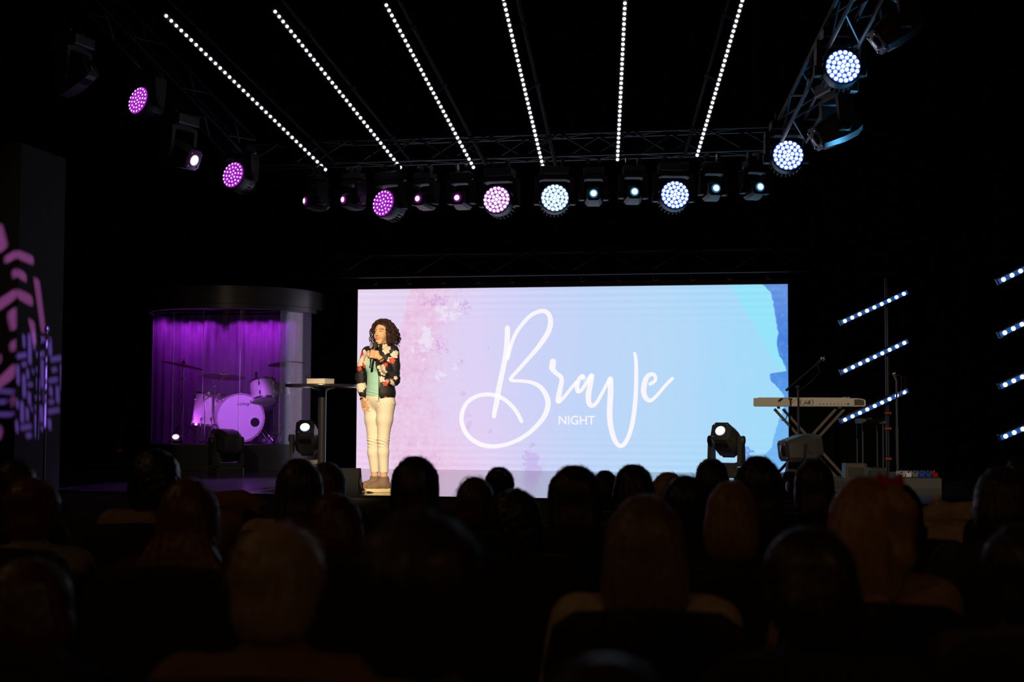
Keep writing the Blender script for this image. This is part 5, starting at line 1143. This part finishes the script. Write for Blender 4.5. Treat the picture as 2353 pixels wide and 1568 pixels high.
def top_mesh():
    S = SDF((-.36, -.24, .45), (.36, .36, 1.08), 0.011)
    S.ell((0, -.02, .54), (.185, .145, .11), .05); S.ell((0, -.03, .70), (.165, .122, .17), .05); S.ell((0, -.035, .87), (.185, .125, .14), .05); S.cone((-.155, -.035, .96), (.155, -.035, .96), .066, .066, .05); S.cone((0, -.03, .98), (0, -.025, 1.03), .074, .062, .03)
    for i in (-1, 1): S.chain([(i * .19, -.035, .95), (i * .24, .03, .70), (i * .125, .20, .645)], [.064, .054, .042], .03)
    S.field(lambda a, X, Y, Z: a + .003 * np.sin(40 * Z + 9 * X) * np.sin(30 * X + 5)); S.cone((0, -.01, 1.03), (0, -.01, 1.09), .050, .058, .005, 'sub'); return S.mesh('top', None, 1)
def trouser_mesh():
    S = SDF((-.28, -.24, .08), (.28, .55, .66), 0.012)
    S.ell((0, -.02, .53), (.182, .145, .10), .05)
    for i in (-1, 1): S.chain([(i * .097, .0, .527), (i * .12, .425, .517), (i * .12, .40, .10)], [.102, .077, .060], .03)
    return S.mesh('trousers', None, 1)
def shoe_mesh(i):
    S = SDF((i * .12 - .08, .32, -.01), (i * .12 + .08, .64, .14), 0.010); S.chain([(i * .12, .40, .065), (i * .125, .56, .045)], [.056, .045], .03); S.field(lambda a, X, Y, Z: np.maximum(a, .004 - Z)); return S.mesh('shoe', None, 1)
def hair_mesh(style):
    S = SDF((-.26, -.24, .80), (.26, .16, 1.42), 0.008); c = 1.178
    cap = {'curly': (.108, .118, .118), 'short': (.084, .101, .104)}.get(style, (.089, .105, .107))
    S.ell((0, -.012, c), cap, .02)
    cutz = 1.205
    if style in ('long', 'wide', 'pony', 'fine'):
        S.ell((0, -.070, 1.07), (.092, .052, .15), .04)
        for i in (-1, 1): S.ell((i * .076, -.012, 1.09), (.028, .055, .12), .03)
    if style == 'long': S.ell((0, -.085, .95), (.095, .045, .13), .04)
    if style == 'fine': S.ell((0, -.085, .95), (.105, .045, .14), .04); S.ell((0, -.07, 1.06), (.105, .05, .14), .04)
    if style == 'wide':
        S.ell((0, -.085, .985), (.150, .055, .10), .05); S.ell((0, -.090, .93), (.185, .045, .07), .05)
    if style == 'bob': S.ell((0, -.030, 1.11), (.102, .096, .095), .03); S.ell((0, -.055, 1.06), (.088, .055, .06), .03)
    if style in ('short', 'updo', 'topknot', 'curly'): S.ell((0, -.052, 1.10), (.070, .056, .065), .03)
    if style == 'curly': S.ell((0, -.05, 1.10), (.115, .075, .10), .03)
    if style == 'updo': S.ell((0, -.098, 1.215), (.052, .045, .048), .015)
    if style == 'topknot': S.ell((-.010, -.02, 1.312), (.018, .022, .042), .012); S.cone((-.01, -.02, 1.27), (-.010, -.02, 1.29), .020, .018, .01)
    if style == 'pony':
        S.chain([(.035, -.085, 1.255), (.055, -.13, 1.20), (.05, -.135, 1.08), (.03, -.125, .98)], [.03, .036, .034, .018], .02); S.ell((-.04, -.07, 1.04), (.08, .05, .14), .04)
    def fin(a, X, Y, Z):
        th = np.arctan2(X, -Y - .02 + .0001); rid = .0022 * np.sin(th * 46 + 3 * np.sin(Z * 22)) + .0018 * np.sin(th * 23 + Z * 18 + 1)
        if style == 'curly': rid = .007 * np.sin(95 * X + 20 * Z) * np.sin(90 * Y + 60 * Z) * np.sin(100 * Z + 20 * X)
        face = np.maximum(np.maximum(np.abs(X) - .060, .015 - Y), Z - cutz)
        return np.maximum(a + rid, -face)
    S.field(fin); return S.mesh('hair_' + style, None, 1)
def stray_mesh():
    mb = MB(); r = random.Random(5); c = Vector((0, -.012, 1.178)); ra = (.088, .104, .106)
    while len(mb.f) < 90 * 11:
        d = Vector((r.gauss(0, 1), r.gauss(-.2, 1), abs(r.gauss(.3, .8)))).normalized()
        if d.y > .45: continue
        t = d.cross(Vector((r.gauss(0, .5), r.gauss(0, .5), r.gauss(0, .5)))).normalized(); L = r.uniform(.03, .08); lift = r.uniform(.003, .014); pts = []
        for k in range(4):
            u = k / 3; e = (d + t * (u - .3) * L / .1).normalized(); e2 = Vector((e.x * ra[0], e.y * ra[1], e.z * ra[2])); pts.append(c + e2 * (1 - .01 + lift / .1 * math.sin(u * 2.2)))
        mb.path(pts, [.0009, .0008, .0007, .0003], 3)
    return mb.mesh('stray_strands', None, True)
STRAY = stray_mesh()
BODY, TOP, TRO, SHOE = seated_mesh(), top_mesh(), trouser_mesh(), [shoe_mesh(-1), shoe_mesh(1)]
HAIRM = {k: hair_mesh(k) for k in ('long', 'wide', 'fine', 'bob', 'short', 'curly', 'topknot', 'pony', 'updo')}
SKINA = mat('audience_skin', lin(200, 150, 120), 0.55)
matcache = {}
def cmat(kind, col):
    k = (kind, col)
    if k not in matcache:
        matcache[k] = mat(kind, col, 0.42 if kind == 'hair_strands' else 0.85, 0, 0.5 if kind == 'hair_strands' else 0.2, noise=0.35, scale=40, stretch=(3, 3, 0.4) if kind == 'hair_strands' else None, bump=0.25 if kind == 'hair_strands' else 0.1)
    return matcache[k]
def put(name, me, m_, parent, M=None):
    me = me.copy() if not len(me.materials) and False else me
    o = link(name, me, parent, M)
    if not len(me.materials): me.materials.append(None)
    o.material_slots[0].link = 'OBJECT'; o.material_slots[0].material = m_; return o
SEATF = mat('chair_upholstery', (0.022, 0.016, 0.016), 0.85, 0, 0.2, noise=0.3, scale=60, bump=0.15)
bp = [(-.25, .40), (.25, .40), (.262, .60), (.258, .86), (.235, .955), (.18, .992), (0, 1.0), (-.18, .992), (-.235, .955), (-.258, .86), (-.262, .60)]
def inset(p, k): return [(x * (1 - k), .70 + (z - .70) * (1 - k)) for x, z in p]
mbk = MB().loft([[(x, y - .06 * (z - .7), z) for x, z in pp] for y, pp in ((-.262, inset(bp, .07)), (-.25, bp), (-.205, bp), (-.19, inset(bp, .07)))]); CH_BACK = mbk.mesh('chair_back', SEATF, 0.8)
CH_SEAT = MB().box((0, .08, .40), (.50, .50, .09), b=.03).mesh('chair_seat', SEATF, 0.8)
CH_LEG = MB().tube((0, 0, 0.0), (0, 0, .36), .014, n=8).mesh('chair_leg', BLACKMETAL, True)
def chair(loc_, rz, lb):
    t = thing('auditorium_chair', lb, 'chair', loc_, rz, 'dark chairs of the audience')
    link('backrest', CH_BACK, t); link('seat', CH_SEAT, t)
    for i in (-1, 1):
        for j in (-.13, .29): link('leg', CH_LEG, t, Matrix.Translation((i * .21, j, 0)))
    return t
BLK = (.012, .009, .008); DBR = (.030, .015, .009); BRN = (.075, .034, .016); AUB = (.115, .042, .016); RED = (.085, .024, .012); BLO = (.30, .175, .07); LBR = (.14, .09, .05); GRY = (.30, .22, .14)
CB = (.02, .02, .022)
people = [
 # px, top y, depth, style, width, hair, top colour, turn, short description
 (38, 1053, 6.4, 'short', 1.05, DBR, CB, 0, 'dark brown-haired listener at the far left edge of the rows'),
 (76, 1097, 5.3, 'updo', 1.15, AUB, (.20, .18, .15), .1, 'auburn-haired listener with pinned-up hair and a pale shirt at left'),
 (358, 1036, 6.5, 'curly', 1.0, BLK, (.22, .17, .12), 0, 'listener with a dark mass of hair left of the drum booth'),
 (436, 1098, 4.7, 'wide', 1.0, AUB, (.05, .02, .02), 0, 'listener with long auburn hair spread over the shoulders'),
 (688, 1053, 6.2, 'long', 1.0, DBR, (.38, .28, .18), .15, 'listener with long dark hair and a beige blouse below the tall table'),
 (752, 1062, 8.0, 'long', 1.05, BRN, CB, 0, 'brown-haired listener half hidden behind the one in a beige blouse'),
 (771, 1133, 5.05, 'bob', 1.05, RED, CB, 0, 'listener with a short reddish bob in the middle left'),
 (640, 1197, 2.8, 'short', 1.10, GRY, (.16, .085, .04), 0, 'listener with short greying blond hair and a brown jacket close to us'),
 (72, 1281, 3.15, 'bob', 1.05, BRN, CB, 0, 'brown-haired listener in the lower left corner'),
 (955, 1048, 7.0, 'long', 1.15, BLK, CB, 0, 'listener with sleek black hair right of the woman\'s shoes'),
 (965, 1176, 2.2, 'topknot', 1.20, DBR, (.10, .09, .035), 0, 'listener with a topknot and an olive scarf, largest figure in front'),
 (1092, 1094, 6.1, 'short', 1.0, BRN, CB, 0, 'short-haired listener below the title on the screen'),
 (1148, 1073, 8.0, 'updo', 1.0, BLK, CB, 0, 'dark-haired listener with pinned hair behind the short-haired one'),
 (1184, 1129, 5.2, 'curly', .95, BLK, CB, 0, 'curly dark-haired listener right of the front topknot'),
 (1322, 1069, 6.5, 'long', 1.22, DBR, (.09, .07, .03), 0, 'dark-haired listener in an olive jacket below the word on the screen'),
 (1391, 1081, 9.4, 'bob', 1.0, BLK, CB, 0, 'dark head mostly hidden between two larger dark heads'),
 (1456, 1067, 7.5, 'bob', 1.1, BLK, CB, 0, 'dark-haired listener under the tall v of the title'),
 (1536, 1085, 8.5, 'long', 1.05, (.34, .22, .12), CB, 0, 'blond listener partly hidden at the bottom of the screen'),
 (1482, 1136, 3.75, 'fine', 1.02, LBR, (.42, .34, .24), 0, 'listener with long light-brown hair and a cream cardigan'),
 (1576, 1090, 5.55, 'short', 1.05, BLK, CB, 0, 'dark short-haired listener beside the long light-brown hair'),
 (1635, 1054, 9.3, 'bob', 1.12, BLK, CB, 0, 'dark round head in front of the lit floor spotlight'),
 (1680, 1105, 4.75, 'bob', .92, (.24, .135, .055), CB, 0, 'listener with a blond bob right of centre'),
 (1742, 1047, 6.3, 'long', 1.05, BLK, CB, 0, 'listener with straight black hair below the right edge of the screen'),
 (1870, 1052, 7.4, 'long', 1.0, DBR, (.06, .025, .02), 0, 'listener with long dark hair below the keyboard'),
 (1985, 1094, 3.9, 'pony', 0.96, BLO, (.30, .18, .11), .25, 'blond listener with a ponytail and a red bow'),
 (2070, 1112, 5.9, 'long', .9, BLK, CB, 0, 'dark-haired listener just right of the red bow'),
 (1850, 1209, 3.1, 'bob', 1.08, DBR, CB, .75, 'dark-haired listener near us with the face turned left'),
 (2300, 1072, 5.0, 'bob', 1.0, DBR, (.03, .05, .05), 0, 'dark-haired listener in a dark teal top at the right edge'),
 (2340, 1056, 6.6, 'short', 1.0, DBR, CB, 0, 'dark head peeking behind the teal top at the right edge'),
 (2352, 1201, 3.35, 'short', 1.15, DBR, (.06, .045, .035), 0, 'short-haired listener cut off by the lower right frame edge'),
 (1398, 1506, 1.5, 'bob', 1.0, DBR, CB, 0, 'top of a dark head at the bottom edge of the picture'),
]
placed = []
for i, (px, ty, D, stl, wx, hc_, tc_, turn, lb) in enumerate(people):
    p = P(px, ty + 0.10 * F / D, D); zt_ = P(px, ty, D).z; s = zt_ / 1.285
    t = thing('person', lb, 'person', (p.x, p.y, 0), YAW * 0.6 + turn + rnd.uniform(-.06, .06), 'seated audience')
    t.scale = (s ** .5 if False else s, s, s)
    put('body', BODY, SKINA, t); put('top', TOP, cmat('cloth', tc_), t); put('trousers', TRO, cmat('cloth', (.02, .022, .03)), t)
    for k in (0, 1): put('shoe', SHOE[k], RUBBER, t)
    hr = put('hair', HAIRM[stl], cmat('hair_strands', hc_), t, Matrix.Diagonal((wx / max(s, .9) if wx > 1 else wx, 1.0, 1.0, 1)))
    sy = put('stray_strands', STRAY, cmat('hair_strands', hc_), hr); sy['kind'] = 'stuff'
    if stl == 'pony':
        bw = MB(); 
        for j in (-1, 1): bw.prism([(0, 0), (j * .032, .022), (j * .036, -.006), (j * .026, -.02)], -.012, .012, Matrix.Translation((.035, -.10, 1.275)), 'y')
        bw.ball((.035, -.10, 1.275), .012, 8); bo_ = bw.build('hair_bow', mat('red_ribbon', (.5, .012, .012), .5), hr)
    if stl == 'topknot':
        sc2 = SDF((-.25, -.24, .86), (.25, .16, 1.08), .011); sc2.chain([(-.13, -.05, .965), (0, -.10, .985), (.13, -.05, .965), (.10, .06, .95), (-.10, .06, .95), (-.13, -.05, .965)], [.055, .06, .055, .045, .045, .055], .03)
        sc2.field(lambda a, X, Y, Z: a + .006 * np.sin(60 * Z + 30 * X)); put('scarf', sc2.mesh('scarf', None, 1), cmat('cloth', (.14, .13, .05)), t)
    placed.append((p.x, p.y))
    chair((p.x, p.y, 0), t.rotation_euler[2] - turn, 'dark chair of the ' + lb.replace('listener', 'one', 1) if False else 'dark padded chair seating the ' + ' '.join(lb.split()[:9]))
# empty chairs with coats over them
COAT = lambda name, lb, px, D, col: None
def coat(lb, clb, px, D, col, z0=1.0):
    p = P(px, 1160, D); rz = YAW * .6; c = chair((p.x, p.y, 0), rz, clb)
    S = SDF((-.30, -.36, .62), (.30, -.06, 1.10), .010)
    S.chain([(-.22, -.243, z0 - .02), (-.08, -.243, z0 + .025), (.10, -.243, z0 + .03), (.22, -.243, z0 - .01)], [.045, .055, .058, .045], .03); S.chain([(-.22, -.24, z0 - .04), (-.24, -.235, .80)], [.045, .05], .03); S.chain([(.22, -.24, z0 - .03), (.25, -.235, .78)], [.045, .05], .03); S.ell((0, -.215, .86), (.25, .10, .20), .03)
    S.field(lambda a, X, Y, Z: a + .006 * np.sin(38 * X + 10 * Z) * np.sin(22 * Z + 14 * X + 1)); S.field(lambda a, X, Y, Z: np.maximum(a, np.maximum(-.012 - 0 * X, -(np.maximum(np.maximum(np.abs(X) - .268, np.abs(Y + .228 + .06 * (Z - .7)) - .042), Z - 1.004)))))
    o = thing('draped_coat', lb, 'coat', (p.x, p.y, 0), rz); put('coat', S.mesh('coat', None, 1), cmat('cloth', col), o)
    MB().path([(x, -.29 - .0 * x, 1.012 - .4 * x * x) for x in np.linspace(-.15, .15, 9)], .012, 6).build('collar', cmat('cloth', col), o, True)
coat('crumpled cream coat over an empty chair at the right', 'dark empty chair with a cream coat at the right', 2170, 6.9, (.52, .40, .27))
coat('tan coat over an empty chair below the drum booth', 'dark empty chair with a tan coat below the drum booth', 533, 7.6, (.20, .10, .05))
# ------------------------------------------------------------------ pattern projectors: lamps behind cut metal plates, throwing shapes on the left pier
from mathutils.geometry import tessellate_polygon
def on_pier(px, py, side):
    d = ray(px, py); return CAM + d * (((CORN.x - CAM.x) / d.x) if side else ((CORN.y - CAM.y) / d.y))
def zp4(x, y): return (x / 2.45, 480 + y / 2.45)
def cut(q, k=0.16):                                     # chamfer the corners of a polygon
    out = []; n = len(q)
    for i in range(n):
        p, a, b = Vector(q[i]), Vector(q[i - 1]), Vector(q[(i + 1) % n]); la, lb = (a - p).length, (b - p).length; r = k * min(la, lb) * 2
        out += [p + (a - p).normalized() * min(r, la * .45), p + ((a - p).normalized() * min(r, la * .45) + (b - p).normalized() * min(r, lb * .45)) * 0.29, p + (b - p).normalized() * min(r, lb * .45)]
    return [(v.x, v.y) for v in out]
def projector(lb, L, centre, shapes, power, color, cone):
    L = Vector(L); ax = (Vector(centre) - L).normalized(); q = ax.to_track_quat('Z', 'Y'); R4 = q.to_matrix().to_4x4(); Ri = q.to_matrix().transposed()
    t = thing('pattern_projector', lb, 'stage light', L)
    h = 0.30; R0 = 0.085
    polys = [[Vector((R0 * math.cos(a), R0 * math.sin(a), 0)) for a in np.linspace(0, 2 * PI, 41)[:-1]]]
    for side, pts in shapes:
        hole = []
        for (x, y) in cut(pts):
            v = Ri @ (on_pier(*zp4(x, y), side) - L); hole.append(Vector((v.x / v.z * h, v.y / v.z * h, 0)))
        polys.append(hole)
    tri = tessellate_polygon(polys); flat = [v for p in polys for v in p]
    me = bpy.data.meshes.new('pattern_plate'); me.from_pydata([R4 @ Vector((v.x, v.y, h)) for v in flat], [], [tuple(f) for f in tri]); me.materials.append(BLACKPAINT); link('pattern_plate', me, t)
    mb = MB(); mb.lathe([(R0 + .004, h + .03), (R0 + .012, h + .03), (R0 + .012, -.12), (.03, -.14), (.03, -.13), (R0 + .004, -.11), (R0 + .004, h + .03)], 32, R4, cap=False); mb.build('barrel', BLACKMETAL, t, 0.6)
    MB().tube((0, 0, R0), (0, 0, ZC - L.z), 0.012).build('hanger', BLACKMETAL, t, True)
    lamp('pattern_lamp', 'SPOT', L, L + ax, power, color, 0.0008, cone, 0.05)
mag = [(0, [(-40, 80), (10, 85), (45, 215), (0, 250), (-40, 250)]), (0, [(22, 270), (94, 228), (94, 278), (30, 312)]), (0, [(65, 350), (94, 332), (93, 388), (75, 392)]), (0, [(-40, 530), (93, 445), (93, 505), (0, 572), (-40, 590)]), (0, [(38, 585), (92, 548), (92, 680), (62, 686)]), (0, [(52, 760), (90, 728), (88, 805), (60, 800)]), (0, [(-40, 985), (0, 945), (85, 862), (85, 950), (0, 1010), (-40, 1030)]), (0, [(-30, 820), (0, 820), (8, 850), (-5, 880), (-30, 880)]), (0, [(-30, 1215), (5, 1225), (14, 1260), (0, 1305), (-30, 1305)]), (0, [(62, 1060), (78, 1048), (76, 1125), (64, 1100)]),
       (1, [(97, 230), (190, 268), (190, 320), (97, 280)]), (1, [(97, 335), (150, 365), (150, 418), (97, 385)]), (1, [(97, 450), (185, 490), (185, 555), (97, 505)]), (1, [(188, 385), (222, 400), (258, 690), (232, 700)]), (1, [(157, 615), (195, 635), (205, 755), (190, 775)])]
vio = []
for x, y, w_, h_ in ((133, 745, 14, 70), (166, 790, 18, 170), (191, 742, 10, 105), (100, 935, 16, 110), (134, 998, 18, 130), (155, 930, 14, 55), (184, 915, 10, 25), (208, 908, 12, 26), (237, 930, 16, 160), (213, 990, 16, 75), (348, 952, 18, 150), (164, 1068, 16, 72), (285, 1028, 18, 52), (323, 1047, 18, 95), (123, 1145, 18, 118), (152, 1157, 16, 72), (177, 1128, 10, 25), (201, 1122, 10, 28), (231, 1155, 18, 92), (247, 1065, 6, 65), (96, 1097, 14, 52), (94, 1227, 14, 68), (204, 1225, 18, 135), (278, 1214, 18, 60), (235, 1238, 16, 26), (281, 790, 18, 75), (283, 738, 10, 22)):
    vio.append((1, [(x - w_ / 2, y - h_ / 2 + 1), (x + w_ / 2, y - h_ / 2 - 1), (x + w_ / 2 + 3, y + h_ / 2 - 1), (x - w_ / 2 + 3, y + h_ / 2 + 1)]))
for x, y, w_, h_ in ((236, 737, 38, 28), (122, 827, 56, 26), (228, 820, 50, 26), (136, 876, 30, 22), (315, 845, 64, 26), (306, 906, 32, 24), (170, 990, 32, 20), (300, 965, 55, 24), (213, 1064, 32, 22), (289, 1087, 32, 22), (302, 1138, 68, 24), (147, 1230, 64, 24), (162, 1277, 34, 24)):
    k = .20 * w_; vio.append((1, [(x - w_ / 2, y - h_ / 2 + k / 2), (x + w_ / 2, y - h_ / 2 - k / 2), (x + w_ / 2, y + h_ / 2 - k / 2), (x - w_ / 2, y + h_ / 2 + k / 2)]))
vio += [(0, [(-40, 1010), (80, 1022), (80, 1044), (-40, 1034)]), (0, [(-40, 1074), (30, 1076), (46, 1090), (30, 1100), (-40, 1098)]), (0, [(-40, 1146), (78, 1148), (78, 1168), (-40, 1170)])]
projector('pattern projector hung above the frame throwing coarse magenta shapes', (-1.6, 6.3, 5.6), on_pier(40, 740, 0), mag, 23000, (0.95, 0.22, 1.0), 22)
projector('pattern projector hung above the frame throwing the violet basket-weave', (-0.6, 6.6, 5.6), on_pier(90, 890, 1), vio, 44000, (0.30, 0.14, 1.0), 18)
